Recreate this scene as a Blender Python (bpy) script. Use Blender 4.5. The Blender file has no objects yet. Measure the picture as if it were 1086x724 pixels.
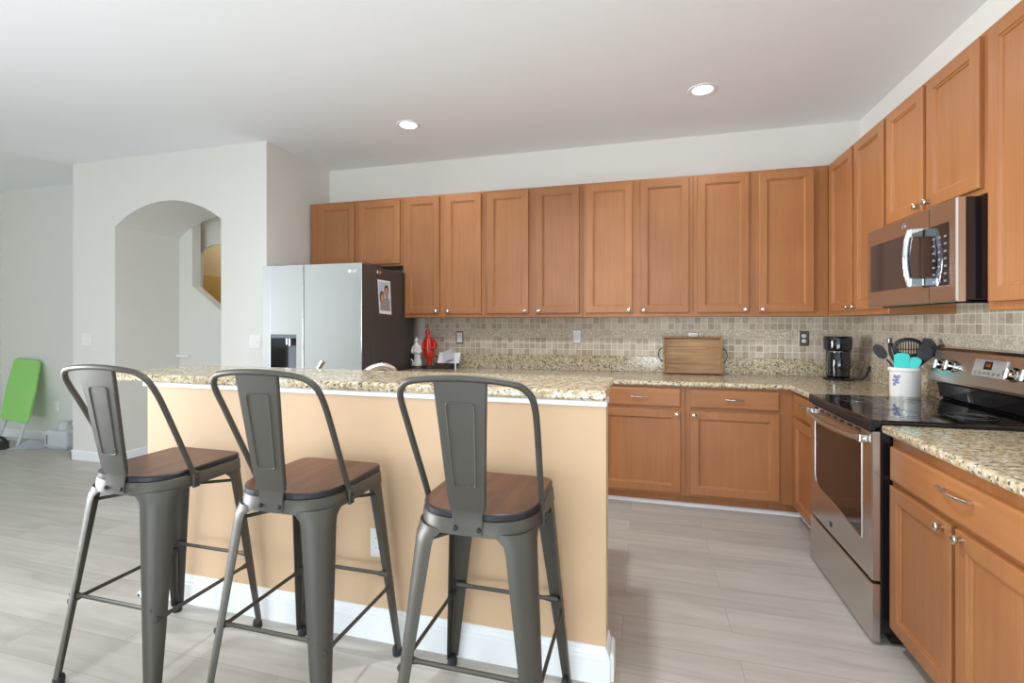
import bpy, bmesh, math, random
from mathutils import Vector, Matrix

random.seed(7)
C = bpy.context.scene.collection
sc = bpy.context.scene
PI = math.pi

# ------------------------------------------------------------------ camera
cam_d = bpy.data.cameras.new('camera')
cam = bpy.data.objects.new('camera', cam_d)
C.objects.link(cam)
cam.location = (-1.579, -4.236, 1.318)
cam.rotation_euler = (PI/2, 0, math.atan2(140.5, 512.0))
cam_d.sensor_fit = 'HORIZONTAL'
cam_d.sensor_width = 36.0
cam_d.lens = 512.0/1086*36.0
cam_d.shift_y = -(362-342.3)/1086
cam_d.clip_start = 0.05
sc.camera = cam

# ------------------------------------------------------------------ world, lights, exposure
w = bpy.data.worlds.new('world'); sc.world = w
w.use_nodes = True
w.node_tree.nodes['Background'].inputs['Color'].default_value = (0.80, 0.90, 1.0, 1)
w.node_tree.nodes['Background'].inputs['Strength'].default_value = 1.2

def area(name, loc, rot, sx, sy, power, col, spread=180):
    d = bpy.data.lights.new(name, 'AREA'); d.shape = 'RECTANGLE'
    d.size = sx; d.size_y = sy; d.energy = power; d.color = col; d.spread = math.radians(spread)
    o = bpy.data.objects.new(name, d); C.objects.link(o)
    o.location = loc; o.rotation_euler = rot
    return o
# daylight through the sliding glass doors of the living room (behind and left of the camera)
area('daylight_rear', (-3.6, -8.92, 1.15), (PI/2, 0, 0), 5.6, 2.2, 42, (0.86, 0.94, 1.0))
area('daylight_side', (-8.70, -4.0, 1.25), (PI/2, 0, -PI/2+math.radians(8)), 1.7, 2.1, 74, (0.92, 0.96, 1.0), 60)
# added fill lamp inside the room, tilted up to brighten the ceiling
area('ceiling_fill', (-2.4, -8.3, 0.55), (math.radians(128), 0, 0), 3.4, 1.7, 138, (0.80, 0.92, 1.0))
sc.cycles.max_bounces = 14
sc.cycles.diffuse_bounces = 9
sc.cycles.glossy_bounces = 6
sc.view_settings.view_transform = 'Standard'
sc.view_settings.look = 'None'
sc.view_settings.gamma = 1.0
sc.view_settings.use_curve_mapping = False
sc.view_settings.exposure = 0.19

# ------------------------------------------------------------------ materials
def new_mat(name):
    m = bpy.data.materials.new(name); m.use_nodes = True
    nt = m.node_tree
    return m, nt, nt.nodes['Principled BSDF']

def plain(name, col, rough=0.5, metal=0.0, noise=0.0, scale=20.0, bump=0.0, coat=0.0, emit=None):
    m, nt, b = new_mat(name)
    b.inputs['Base Color'].default_value = (*col, 1)
    b.inputs['Roughness'].default_value = rough
    b.inputs['Metallic'].default_value = metal
    b.inputs['Coat Weight'].default_value = coat
    tc = nt.nodes.new('ShaderNodeTexCoord')
    n = nt.nodes.new('ShaderNodeTexNoise'); n.inputs['Scale'].default_value = scale; n.inputs['Detail'].default_value = 3
    nt.links.new(tc.outputs['Object'], n.inputs['Vector'])
    if noise > 0:
        mx = nt.nodes.new('ShaderNodeMixRGB'); mx.blend_type = 'MIX'
        mx.inputs[1].default_value = (*[c*(1-noise) for c in col], 1)
        mx.inputs[2].default_value = (*[min(1, c*(1+noise)) for c in col], 1)
        nt.links.new(n.outputs['Fac'], mx.inputs[0])
        nt.links.new(mx.outputs[0], b.inputs['Base Color'])
    if bump > 0:
        bp = nt.nodes.new('ShaderNodeBump'); bp.inputs['Strength'].default_value = bump; bp.inputs['Distance'].default_value = 0.002
        nt.links.new(n.outputs['Fac'], bp.inputs['Height'])
        nt.links.new(bp.outputs[0], b.inputs['Normal'])
    if emit:
        b.inputs['Emission Color'].default_value = (*emit[0], 1)
        b.inputs['Emission Strength'].default_value = emit[1]
    return m

def ramp(nt, stops, interp='LINEAR'):
    r = nt.nodes.new('ShaderNodeValToRGB'); r.color_ramp.interpolation = interp
    e = r.color_ramp.elements
    e[0].position, e[0].color = stops[0][0], (*stops[0][1], 1)
    e[1].position, e[1].color = stops[-1][0], (*stops[-1][1], 1)
    for p, c in stops[1:-1]:
        x = e.new(p); x.color = (*c, 1)
    return r

def wood(name, c0, c1, stretch=(26, 26, 1.6), rough=0.40, rnd=0.10, coat=0.0, spec=0.45):
    m, nt, b = new_mat(name)
    tc = nt.nodes.new('ShaderNodeTexCoord')
    mp = nt.nodes.new('ShaderNodeMapping'); mp.inputs['Scale'].default_value = stretch
    oi = nt.nodes.new('ShaderNodeObjectInfo')
    va = nt.nodes.new('ShaderNodeVectorMath'); va.operation = 'ADD'
    vm = nt.nodes.new('ShaderNodeVectorMath'); vm.operation = 'SCALE'; vm.inputs['Scale'].default_value = 7.0
    cb = nt.nodes.new('ShaderNodeCombineXYZ')
    for k in range(3): nt.links.new(oi.outputs['Random'], cb.inputs[k])
    nt.links.new(cb.outputs[0], vm.inputs[0])
    nt.links.new(tc.outputs['Object'], va.inputs[0]); nt.links.new(vm.outputs[0], va.inputs[1])
    nt.links.new(va.outputs[0], mp.inputs['Vector'])
    n = nt.nodes.new('ShaderNodeTexNoise'); n.inputs['Scale'].default_value = 1.6; n.inputs['Detail'].default_value = 5; n.inputs['Distortion'].default_value = 0.6
    nt.links.new(mp.outputs[0], n.inputs['Vector'])
    n2 = nt.nodes.new('ShaderNodeTexNoise'); n2.inputs['Scale'].default_value = 3.0; n2.inputs['Detail'].default_value = 2
    nt.links.new(va.outputs[0], n2.inputs['Vector'])
    ad = nt.nodes.new('ShaderNodeMath'); ad.operation = 'MULTIPLY_ADD'; ad.inputs[1].default_value = 0.45
    nt.links.new(n2.outputs['Fac'], ad.inputs[0])
    mu = nt.nodes.new('ShaderNodeMath'); mu.operation = 'MULTIPLY'; mu.inputs[1].default_value = 0.55
    nt.links.new(n.outputs['Fac'], mu.inputs[0]); nt.links.new(mu.outputs[0], ad.inputs[2])
    r = ramp(nt, [(0.34, c0), (0.66, c1)])
    nt.links.new(ad.outputs[0], r.inputs['Fac'])
    hs = nt.nodes.new('ShaderNodeHueSaturation')
    mr = nt.nodes.new('ShaderNodeMapRange'); mr.inputs['To Min'].default_value = 1-rnd; mr.inputs['To Max'].default_value = 1+rnd
    nt.links.new(oi.outputs['Random'], mr.inputs['Value']); nt.links.new(mr.outputs[0], hs.inputs['Value'])
    nt.links.new(r.outputs['Color'], hs.inputs['Color'])
    nt.links.new(hs.outputs[0], b.inputs['Base Color'])
    b.inputs['Roughness'].default_value = rough
    b.inputs['Coat Weight'].default_value = coat
    b.inputs['Specular IOR Level'].default_value = spec
    return m

def granite(name):
    m, nt, b = new_mat(name)
    geo = nt.nodes.new('ShaderNodeNewGeometry')
    P_ = geo.outputs['Position']
    def noise(scale, detail=4, dist=0.0):
        n = nt.nodes.new('ShaderNodeTexNoise'); n.inputs['Scale'].default_value = scale; n.inputs['Detail'].default_value = detail
        n.inputs['Distortion'].default_value = dist
        nt.links.new(P_, n.inputs['Vector']); return n.outputs['Fac']
    base = ramp(nt, [(0.30, (0.31, 0.235, 0.135)), (0.45, (0.47, 0.38, 0.23)), (0.58, (0.59, 0.505, 0.345)), (0.72, (0.64, 0.59, 0.48))])
    nt.links.new(noise(46, 5, 0.5), base.inputs['Fac'])
    def over(prev, fac_out, stops, col):
        r = ramp(nt, [(stops[0], (0, 0, 0)), (stops[1], (1, 1, 1))])
        nt.links.new(fac_out, r.inputs['Fac'])
        mx = nt.nodes.new('ShaderNodeMixRGB'); mx.inputs[2].default_value = (*col, 1)
        nt.links.new(r.outputs['Color'], mx.inputs[0]); nt.links.new(prev, mx.inputs[1])
        return mx.outputs[0]
    c = over(base.outputs['Color'], noise(62, 3, 0.3), (0.58, 0.67), (0.25, 0.165, 0.09))
    c = over(c, noise(17, 2), (0.60, 0.72), (0.58, 0.55, 0.48))
    n = nt.nodes.new('ShaderNodeTexVoronoi'); n.inputs['Scale'].default_value = 120; n.inputs['Randomness'].default_value = 1
    nt.links.new(P_, n.inputs['Vector'])
    sp = nt.nodes.new('ShaderNodeSeparateColor'); nt.links.new(n.outputs['Color'], sp.inputs[0])
    c = over(c, sp.outputs[0], (0.865, 0.89), (0.12, 0.10, 0.085))
    c = over(c, sp.outputs[1], (0.90, 0.92), (0.70, 0.66, 0.56))
    nt.links.new(c, b.inputs['Base Color'])
    b.inputs['Roughness'].default_value = 0.16
    b.inputs['Specular IOR Level'].default_value = 0.55
    return m

def tiles(name, swap):
    """beige mosaic: square tiles in world metres, two rows over a scrolled border over three rows"""
    m, nt, b = new_mat(name)
    geo = nt.nodes.new('ShaderNodeNewGeometry')
    s = nt.nodes.new('ShaderNodeSeparateXYZ'); nt.links.new(geo.outputs['Position'], s.inputs[0])
    H = s.outputs[1 if swap else 0]; Z = s.outputs[2]
    def math_(op, a, v=None, link=None):
        n = nt.nodes.new('ShaderNodeMath'); n.operation = op
        nt.links.new(a, n.inputs[0])
        if link is not None: nt.links.new(link, n.inputs[1])
        elif v is not None: n.inputs[1].default_value = v
        return n.outputs[0]
    z0 = math_('SUBTRACT', Z, 1.035)
    up = math_('GREATER_THAN', z0, 0.205)
    zz = math_('SUBTRACT', z0, None, math_('MULTIPLY', up, 0.0715 - 0.0))   # upper rows start after the border
    T = 0.0515
    u = math_('DIVIDE', H, T); v = math_('DIVIDE', zz, T)
    fu = math_('FRACT', math_('ADD', u, 200.0)); fv = math_('FRACT', math_('ADD', v, 20.0))
    iu = math_('FLOOR', u); iv = math_('FLOOR', v)
    g = 0.075
    def edge(f): return math_('LESS_THAN', math_('ABSOLUTE', math_('SUBTRACT', f, 0.5)), 0.5 - g/2)
    inside = math_('MULTIPLY', edge(fu), None, edge(fv))
    cb = nt.nodes.new('ShaderNodeCombineXYZ'); nt.links.new(iu, cb.inputs[0]); nt.links.new(iv, cb.inputs[1])
    wn = nt.nodes.new('ShaderNodeTexWhiteNoise'); wn.noise_dimensions = '2D'; nt.links.new(cb.outputs[0], wn.inputs['Vector'])
    tc = ramp(nt, [(0.0, (0.385, 0.305, 0.22)), (0.45, (0.49, 0.41, 0.31)), (1.0, (0.60, 0.525, 0.42))])
    nt.links.new(wn.outputs['Value'], tc.inputs['Fac'])
    cl = nt.nodes.new('ShaderNodeTexNoise'); cl.inputs['Scale'].default_value = 60; cl.inputs['Detail'].default_value = 3
    nt.links.new(geo.outputs['Position'], cl.inputs['Vector'])
    mt = nt.nodes.new('ShaderNodeMixRGB'); mt.blend_type = 'OVERLAY'; mt.inputs[0].default_value = 0.35
    nt.links.new(tc.outputs['Color'], mt.inputs[1]); nt.links.new(cl.outputs['Fac'], mt.inputs[2])
    mg = nt.nodes.new('ShaderNodeMixRGB'); mg.inputs[1].default_value = (0.80, 0.76, 0.68, 1)
    nt.links.new(inside, mg.inputs[0]); nt.links.new(mt.outputs[0], mg.inputs[2])
    # border band with raised scrolls
    band = math_('MULTIPLY', math_('GREATER_THAN', z0, 3*T), None, math_('LESS_THAN', z0, 0.226))
    wv = nt.nodes.new('ShaderNodeTexVoronoi'); wv.feature = 'SMOOTH_F1'; wv.inputs['Scale'].default_value = 48
    nt.links.new(geo.outputs['Position'], wv.inputs['Vector'])
    si = math_('SINE', math_('MULTIPLY', wv.outputs['Distance'], 18.0))
    rb = ramp(nt, [(0.0, (0.47, 0.40, 0.30)), (1.0, (0.69, 0.62, 0.50))])
    nt.links.new(math_('MULTIPLY', math_('ADD', si, 1.0), 0.5), rb.inputs['Fac'])
    mb = nt.nodes.new('ShaderNodeMixRGB'); nt.links.new(band, mb.inputs[0]); nt.links.new(mg.outputs[0], mb.inputs[1]); nt.links.new(rb.outputs['Color'], mb.inputs[2])
    nt.links.new(mb.outputs[0], b.inputs['Base Color'])
    hb = nt.nodes.new('ShaderNodeMixRGB'); nt.links.new(band, hb.inputs[0]); nt.links.new(inside, hb.inputs[1]); nt.links.new(si, hb.inputs[2])
    bp = nt.nodes.new('ShaderNodeBump'); bp.inputs['Strength'].default_value = 0.5; bp.inputs['Distance'].default_value = 0.002
    nt.links.new(hb.outputs[0], bp.inputs['Height']); nt.links.new(bp.outputs[0], b.inputs['Normal'])
    b.inputs['Roughness'].default_value = 0.42
    return m

def planks(name):
    m, nt, b = new_mat(name)
    geo = nt.nodes.new('ShaderNodeNewGeometry')
    br = nt.nodes.new('ShaderNodeTexBrick')
    br.offset = 0.37; br.offset_frequency = 2
    br.inputs['Scale'].default_value = 1.0
    br.inputs['Brick Width'].default_value = 1.22; br.inputs['Row Height'].default_value = 0.182
    br.inputs['Mortar Size'].default_value = 0.0016; br.inputs['Mortar Smooth'].default_value = 0.3; br.inputs['Bias'].default_value = 0.0
    br.inputs['Color1'].default_value = (0.0, 0.0, 0.0, 1); br.inputs['Color2'].default_value = (1, 1, 1, 1)
    br.inputs['Mortar'].default_value = (0.5, 0.5, 0.5, 1)
    nt.links.new(geo.outputs['Position'], br.inputs['Vector'])
    mp = nt.nodes.new('ShaderNodeMapping'); mp.inputs['Scale'].default_value = (1.1, 10, 1)
    off = nt.nodes.new('ShaderNodeVectorMath'); off.operation = 'MULTIPLY_ADD'; off.inputs[1].default_value = (5, 3, 9)
    nt.links.new(br.outputs['Color'], off.inputs[0]); nt.links.new(geo.outputs['Position'], off.inputs[2])
    nt.links.new(off.outputs[0], mp.inputs['Vector'])
    n = nt.nodes.new('ShaderNodeTexNoise'); n.inputs['Scale'].default_value = 1.5; n.inputs['Detail'].default_value = 6; n.inputs['Distortion'].default_value = 1.1
    nt.links.new(mp.outputs[0], n.inputs['Vector'])
    r = ramp(nt, [(0.25, (0.405, 0.372, 0.328)), (0.5, (0.468, 0.441, 0.402)), (0.75, (0.53, 0.505, 0.468))])
    nt.links.new(n.outputs['Fac'], r.inputs['Fac'])
    hs = nt.nodes.new('ShaderNodeHueSaturation')
    mr = nt.nodes.new('ShaderNodeMapRange'); mr.inputs['To Min'].default_value = 0.90; mr.inputs['To Max'].default_value = 1.08
    sep = nt.nodes.new('ShaderNodeSeparateColor'); nt.links.new(br.outputs['Color'], sep.inputs[0])
    nt.links.new(sep.outputs[0], mr.inputs['Value']); nt.links.new(mr.outputs[0], hs.inputs['Value'])
    nt.links.new(r.outputs['Color'], hs.inputs['Color'])
    mx = nt.nodes.new('ShaderNodeMixRGB'); mx.inputs[2].default_value = (0.24, 0.205, 0.17, 1)
    fm = nt.nodes.new('ShaderNodeMath'); fm.operation = 'MULTIPLY'; fm.inputs[1].default_value = 0.6
    nt.links.new(br.outputs['Fac'], fm.inputs[0])
    nt.links.new(fm.outputs[0], mx.inputs[0]); nt.links.new(hs.outputs[0], mx.inputs[1])
    nt.links.new(mx.outputs[0], b.inputs['Base Color'])
    b.inputs['Roughness'].default_value = 0.38
    b.inputs['Specular IOR Level'].default_value = 0.35
    return m

def brushed(name, col, rough=0.28, axis=0, amount=0.03):
    m, nt, b = new_mat(name)
    b.inputs['Metallic'].default_value = 1.0
    tc = nt.nodes.new('ShaderNodeTexCoord')
    mp = nt.nodes.new('ShaderNodeMapping')
    s = [220, 220, 220]; s[axis] = 2.0
    mp.inputs['Scale'].default_value = s
    nt.links.new(tc.outputs['Object'], mp.inputs['Vector'])
    n = nt.nodes.new('ShaderNodeTexNoise'); n.inputs['Scale'].default_value = 1; n.inputs['Detail'].default_value = 2
    nt.links.new(mp.outputs[0], n.inputs['Vector'])
    mr = nt.nodes.new('ShaderNodeMapRange'); mr.inputs['To Min'].default_value = rough-0.012; mr.inputs['To Max'].default_value = rough+0.015
    nt.links.new(n.outputs['Fac'], mr.inputs['Value']); nt.links.new(mr.outputs[0], b.inputs['Roughness'])
    r = ramp(nt, [(0.3, tuple(c*(1-amount) for c in col)), (0.7, tuple(min(1, c*(1+amount)) for c in col))])
    nt.links.new(n.outputs['Fac'], r.inputs['Fac']); nt.links.new(r.outputs['Color'], b.inputs['Base Color'])
    return m

M = {}
M['wall'] = plain('wall_paint', (0.73, 0.72, 0.675), 0.7, noise=0.015, scale=3, bump=0.05)
M['ceiling'] = plain('ceiling_paint', (0.87, 0.89, 0.915), 0.85, noise=0.01, scale=4)
M['peach'] = plain('peach_paint', (0.62, 0.425, 0.265), 0.62, noise=0.02, scale=4)
M['white'] = plain('white_trim_paint', (0.83, 0.85, 0.87), 0.4, noise=0.01)
M['tan'] = plain('tan_paint', (0.62, 0.54, 0.40), 0.7, noise=0.02, scale=3)
M['gold'] = plain('golden_wood', (0.62, 0.43, 0.17), 0.5, noise=0.1, scale=8)
M['floor'] = planks('floor_planks')
M['cab'] = wood('honey_maple', (0.315, 0.124, 0.041), (0.385, 0.160, 0.058))
M['cabh'] = wood('honey_maple_across', (0.315, 0.124, 0.041), (0.385, 0.160, 0.058), stretch=(1.6, 1.6, 26))
M['granite'] = granite('speckled_granite')
M['tile_back'] = tiles('mosaic_tile_back', False)
M['tile_right'] = tiles('mosaic_tile_right', True)
M['steel'] = brushed('brushed_steel', (0.62, 0.59, 0.56), 0.26, axis=1, amount=0.012)
M['fridge_steel'] = brushed('fridge_steel', (0.92, 0.95, 0.985), 0.19, axis=2, amount=0.012)
M['nickel'] = plain('satin_nickel', (0.68, 0.65, 0.60), 0.25, 1.0, noise=0.03)
M['chrome'] = plain('chrome', (0.82, 0.83, 0.85), 0.10, 1.0, noise=0.02)
M['gun'] = plain('gunmetal_paint', (0.076, 0.070, 0.059), 0.46, 0.45, noise=0.06, scale=9)
M['black'] = plain('black_plastic', (0.010, 0.010, 0.012), 0.55, noise=0.05)
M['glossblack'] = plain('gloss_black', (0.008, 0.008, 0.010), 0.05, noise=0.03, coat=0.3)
M['glass'] = plain('cooktop_glass', (0.008, 0.008, 0.009), 0.035, noise=0.02)
M['window'] = plain('dark_oven_glass', (0.055, 0.035, 0.028), 0.06, 0.55, noise=0.03)
M['rubber'] = plain('rubber', (0.015, 0.015, 0.016), 0.7, noise=0.08)
M['fridge_side'] = plain('fridge_side_paint', (0.075, 0.067, 0.064), 0.42, 0.3, noise=0.04, scale=30)
M['greyplastic'] = plain('grey_plastic', (0.16, 0.18, 0.21), 0.35, noise=0.04)
M['lightgrey'] = plain('light_grey_plastic', (0.55, 0.58, 0.60), 0.5, noise=0.03)
M['offwhite'] = plain('off_white_plastic', (0.80, 0.79, 0.76), 0.4, noise=0.02)
M['bronze'] = plain('bronze_plate', (0.16, 0.14, 0.12), 0.35, 0.8, noise=0.06)
M['pewter'] = plain('pewter_plate', (0.40, 0.40, 0.40), 0.3, 0.9, noise=0.05)
M['seatwood'] = wood('walnut_seat', (0.028, 0.009, 0.006), (0.135, 0.050, 0.027), stretch=(26, 2.2, 26), rough=0.34, rnd=0.08, spec=0.45)
M['burnt'] = plain('burnt_wood_edge', (0.010, 0.010, 0.013), 0.4, noise=0.15, scale=40)
M['traywood'] = wood('rustic_tray_wood', (0.22, 0.11, 0.045), (0.50, 0.31, 0.15), stretch=(2.0, 20, 20), rough=0.55, rnd=0.05)
M['green'] = plain('green_fabric', (0.31, 0.66, 0.18), 0.8, noise=0.04, scale=60, bump=0.2)
M['teal'] = plain('teal_silicone', (0.03, 0.56, 0.52), 0.45, noise=0.03)
M['ceramic'] = plain('white_ceramic', (0.82, 0.80, 0.76), 0.14, noise=0.015, coat=0.3)
M['blueglaze'] = plain('blue_glaze', (0.14, 0.17, 0.42), 0.25, noise=0.15, scale=60)
M['red'] = plain('red_glaze', (0.50, 0.016, 0.010), 0.32, noise=0.45, scale=70, bump=0.4)
M['plaster'] = plain('white_plaster', (0.66, 0.65, 0.64), 0.6, noise=0.08, scale=40, bump=0.3)
M['darkwood'] = plain('dark_box_wood', (0.045, 0.024, 0.018), 0.45, noise=0.2, scale=30)
M['paper'] = plain('paper', (0.84, 0.85, 0.90), 0.8, noise=0.01)
M['bluepaper'] = plain('grey_paper', (0.48, 0.48, 0.56), 0.7, noise=0.03)
M['greycloth'] = plain('grey_cloth', (0.36, 0.38, 0.42), 0.85, noise=0.08, scale=40, bump=0.2)
M['lamp'] = plain('lamp_diffuser', (1, 1, 1), 0.5, emit=((1.0, 0.98, 0.93), 9.0))
M['digits'] = plain('orange_digits', (0.2, 0.04, 0.0), 0.4, emit=((1.0, 0.28, 0.08), 0.12))
M['skin'] = plain('photo_skin', (0.50, 0.27, 0.19), 0.45, noise=0.05)
M['hair'] = plain('photo_hair', (0.05, 0.035, 0.03), 0.45, noise=0.05)
M['photosky'] = plain('photo_backdrop', (0.50, 0.56, 0.66), 0.4, noise=0.12, scale=25)
M['shirt'] = plain('photo_shirts', (0.30, 0.28, 0.30), 0.45, noise=0.15, scale=60)
M['panelgrey'] = plain('console_panel_grey', (0.42, 0.42, 0.40), 0.35, 0.3, noise=0.03)
M['mwglass'] = plain('smoked_microwave_glass', (0.085, 0.066, 0.062), 0.08, 0.55, noise=0.03)
M['ring'] = plain('burner_mark', (0.10, 0.10, 0.105), 0.2, noise=0.05)

# ------------------------------------------------------------------ helpers
OFF = {}      # world offset of each thing's Empty

class MB:
    def __init__(self): self.bm = bmesh.new(); self.mi = 0
    def _new(self, fn):
        nf = set(self.bm.faces)
        fn()
        for f in self.bm.faces:
            if f not in nf: f.material_index = self.mi
    def box(self, x0, x1, y0, y1, z0, z1, bev=0.0, seg=2, rot=None, about=None):
        before = set(self.bm.faces)
        r = bmesh.ops.create_cube(self.bm, size=1.0)
        vs = r['verts']
        cx, cy, cz = (x0+x1)/2, (y0+y1)/2, (z0+z1)/2
        for v in vs:
            v.co = Vector((cx+v.co.x*abs(x1-x0), cy+v.co.y*abs(y1-y0), cz+v.co.z*abs(z1-z0)))
        if bev > 0:
            es = list({e for v in vs for e in v.link_edges})
            bmesh.ops.bevel(self.bm, geom=es, offset=bev, segments=seg, profile=0.5, affect='EDGES')
        new = [f for f in self.bm.faces if f not in before]
        for f in new: f.material_index = self.mi
        if rot is not None:
            vv = list({v for f in new for v in f.verts})
            a = Vector(about) if about else Vector((cx, cy, cz))
            for v in vv: v.co = a + rot @ (v.co - a)
        return self
    def faces(self, verts, polys, smooth=False):
        vs = [self.bm.verts.new(v) for v in verts]
        for p in polys:
            try:
                f = self.bm.faces.new([vs[i] for i in p]); f.material_index = self.mi; f.smooth = smooth
            except ValueError: pass
        return self
    def prism(self, poly, fn, d0, d1, cap=True):
        """poly: list of (a,b); fn(a,b,d) -> xyz"""
        n = len(poly)
        vs = [fn(a, b, d0) for a, b in poly] + [fn(a, b, d1) for a, b in poly]
        ps = [(i, (i+1) % n, n+(i+1) % n, n+i) for i in range(n)]
        if cap: ps += [tuple(range(n)), tuple(range(2*n-1, n-1, -1))]
        return self.faces(vs, ps)
    def lathe(self, prof, origin=(0, 0, 0), axis=(0, 0, 1), seg=24, sx=1.0, sy=1.0, cap=True):
        ax = Vector(axis).normalized()
        q = ax.to_track_quat('Z', 'Y').to_matrix()
        o = Vector(origin)
        vs, ps = [], []
        for r, h in prof:
            for k in range(seg):
                a = 2*PI*k/seg
                vs.append(o + q @ Vector((r*math.cos(a)*sx, r*math.sin(a)*sy, h)))
        for i in range(len(prof)-1):
            for k in range(seg):
                ps.append((i*seg+k, i*seg+(k+1) % seg, (i+1)*seg+(k+1) % seg, (i+1)*seg+k))
        if cap:
            if prof[0][0] > 1e-6: ps.append(tuple(range(seg-1, -1, -1)))
            if prof[-1][0] > 1e-6: ps.append(tuple(range((len(prof)-1)*seg, len(prof)*seg)))
        return self.faces(vs, ps, smooth=True)
    def cyl(self, p0, p1, r0, r1=None, seg=16):
        p0, p1 = Vector(p0), Vector(p1); r1 = r0 if r1 is None else r1
        return self.lathe([(r0, 0), (r1, (p1-p0).length)], p0, p1-p0, seg)
    def tube(self, pts, r, seg=10, sub=0, flat=None, closed=False):
        pts = [Vector(p) for p in pts]
        rs = list(r) if isinstance(r, (list, tuple)) else [r]*len(pts)
        if sub:
            np_, nr = [], []
            n = len(pts)
            rng = n if closed else n-1
            for i in range(rng):
                g = (lambda k: pts[k % n]) if closed else (lambda k: pts[max(0, min(n-1, k))])
                p0, p1, p2, p3 = g(i-1), g(i), g(i+1), g(i+2)
                for s in range(sub):
                    t = s/sub
                    np_.append(0.5*((2*p1)+(p2-p0)*t+(2*p0-5*p1+4*p2-p3)*t*t+(3*p1-p0-3*p2+p3)*t**3))
                    nr.append(rs[i]*(1-t)+rs[(i+1) % n]*t)
            if not closed: np_.append(pts[-1]); nr.append(rs[-1])
            pts, rs = np_, nr
        n = len(pts)
        vs, ps = [], []
        up = None
        for i, p in enumerate(pts):
            if closed: t = pts[(i+1) % n]-pts[i-1]
            else: t = pts[min(i+1, n-1)]-pts[max(i-1, 0)]
            t.normalize()
            if up is None:
                up = Vector((0, 0, 1)) if abs(t.z) < 0.9 else Vector((0, 1, 0))
            x = up.cross(t).normalized(); y = t.cross(x).normalized(); up = y
            f = flat if flat else (1, 1)
            for k in range(seg):
                a = 2*PI*k/seg
                vs.append(p + x*(rs[i]*math.cos(a)*f[0]) + y*(rs[i]*math.sin(a)*f[1]))
        for i in range(n if closed else n-1):
            j = (i+1) % n
            for k in range(seg):
                ps.append((i*seg+k, i*seg+(k+1) % seg, j*seg+(k+1) % seg, j*seg+k))
        if not closed:
            ps.append(tuple(range(seg-1, -1, -1))); ps.append(tuple(range((n-1)*seg, n*seg)))
        return self.faces(vs, ps, smooth=True)
    def loft(self, rings, cap=True, smooth=False, closed=True):
        n = len(rings[0]); vs = [v for r in rings for v in r]; ps = []
        for i in range(len(rings)-1):
            for k in range(n if closed else n-1):
                ps.append((i*n+k, i*n+(k+1) % n, (i+1)*n+(k+1) % n, (i+1)*n+k))
        if cap:
            ps.append(tuple(range(n-1, -1, -1))); ps.append(tuple(range((len(rings)-1)*n, len(rings)*n)))
        return self.faces(vs, ps, smooth)
    def ball(self, c, r, sx=1, sy=1, sz=1, seg=16, rot=None):
        before = set(self.bm.verts)
        bmesh.ops.create_uvsphere(self.bm, u_segments=seg, v_segments=max(8, seg*3//4), radius=r)
        nv = [v for v in self.bm.verts if v not in before]
        for v in nv:
            p = Vector((v.co.x*sx, v.co.y*sy, v.co.z*sz))
            if rot is not None: p = rot @ p
            v.co = Vector(c)+p
        for f in {f for v in nv for f in v.link_faces}: f.smooth = True; f.material_index = self.mi
        return self
    def build(self, name, mat, parent=None, sharp=35):
        bmesh.ops.recalc_face_normals(self.bm, faces=self.bm.faces)
        o_ = Vector((0, 0, 0))
        if parent is not None: o_ = OFF.get(parent, o_)
        if o_.length > 0: bmesh.ops.translate(self.bm, vec=-o_, verts=self.bm.verts)
        for e in self.bm.edges:
            if len(e.link_faces) == 2 and e.calc_face_angle(0) > math.radians(sharp): e.smooth = False
        me = bpy.data.meshes.new(name); self.bm.to_mesh(me); self.bm.free()
        for m in (mat if isinstance(mat, (list, tuple)) else [mat]): me.materials.append(m)
        o = bpy.data.objects.new(name, me); C.objects.link(o)
        if parent is not None:
            o.parent = parent; OFF[o] = o_
        return o

def tag(o, label, cat, group=None):
    o['label'] = label; o['category'] = cat
    if group: o['group'] = group
    return o

def thing(name, label, cat, loc, group=None):
    o = bpy.data.objects.new(name, None); C.objects.link(o)
    o.empty_display_size = 0.1
    o.location = loc; OFF[o] = Vector(loc)
    return tag(o, label, cat, group)

def struct(name, mb, mat):
    o = mb.build(name, mat); o['kind'] = 'structure'; return o

def copy_tree(o, parent=None):
    c = o.copy(); C.objects.link(c)
    if parent is not None: c.parent = parent
    for ch in [x for x in bpy.data.objects if x.parent == o]: copy_tree(ch, c)
    return c

def text_part(name, body, size, loc, rot, mat, parent, depth=0.0006):
    cu = bpy.data.curves.new(name, 'FONT'); cu.body = body; cu.size = size; cu.align_x = 'CENTER'; cu.align_y = 'CENTER'; cu.extrude = depth
    t = bpy.data.objects.new('tmp_text', cu); C.objects.link(t)
    me = bpy.data.meshes.new_from_object(t.evaluated_get(bpy.context.evaluated_depsgraph_get()))
    bpy.data.objects.remove(t); me.name = name
    mt = Matrix.Translation(Vector(loc)-OFF[parent]) @ rot.to_4x4()
    me.transform(mt)
    me.materials.clear(); me.materials.append(mat)
    o = bpy.data.objects.new(name, me); C.objects.link(o); o.parent = parent; OFF[o] = OFF[parent]
    return o
ROT_BACK = Matrix.Rotation(PI/2, 3, 'X')                                   # faces -Y
ROT_RIGHT = Matrix.Rotation(-PI/2, 3, 'Z') @ Matrix.Rotation(PI/2, 3, 'X')  # faces -X

def face_back(y): return lambda u, z, n: Vector((u, y-n, z))
def face_right(x): return lambda u, z, n: Vector((x-n, u, z))

def rings_panel(mb, F, rings):
    """rings: list of (u0,u1,z0,z1,n) from the back outwards and then inwards; last one is filled"""
    R = []
    for u0, u1, z0, z1, n in rings:
        R.append([F(u0, z0, n), F(u1, z0, n), F(u1, z1, n), F(u0, z1, n)])
    return mb.loft(R)

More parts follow.
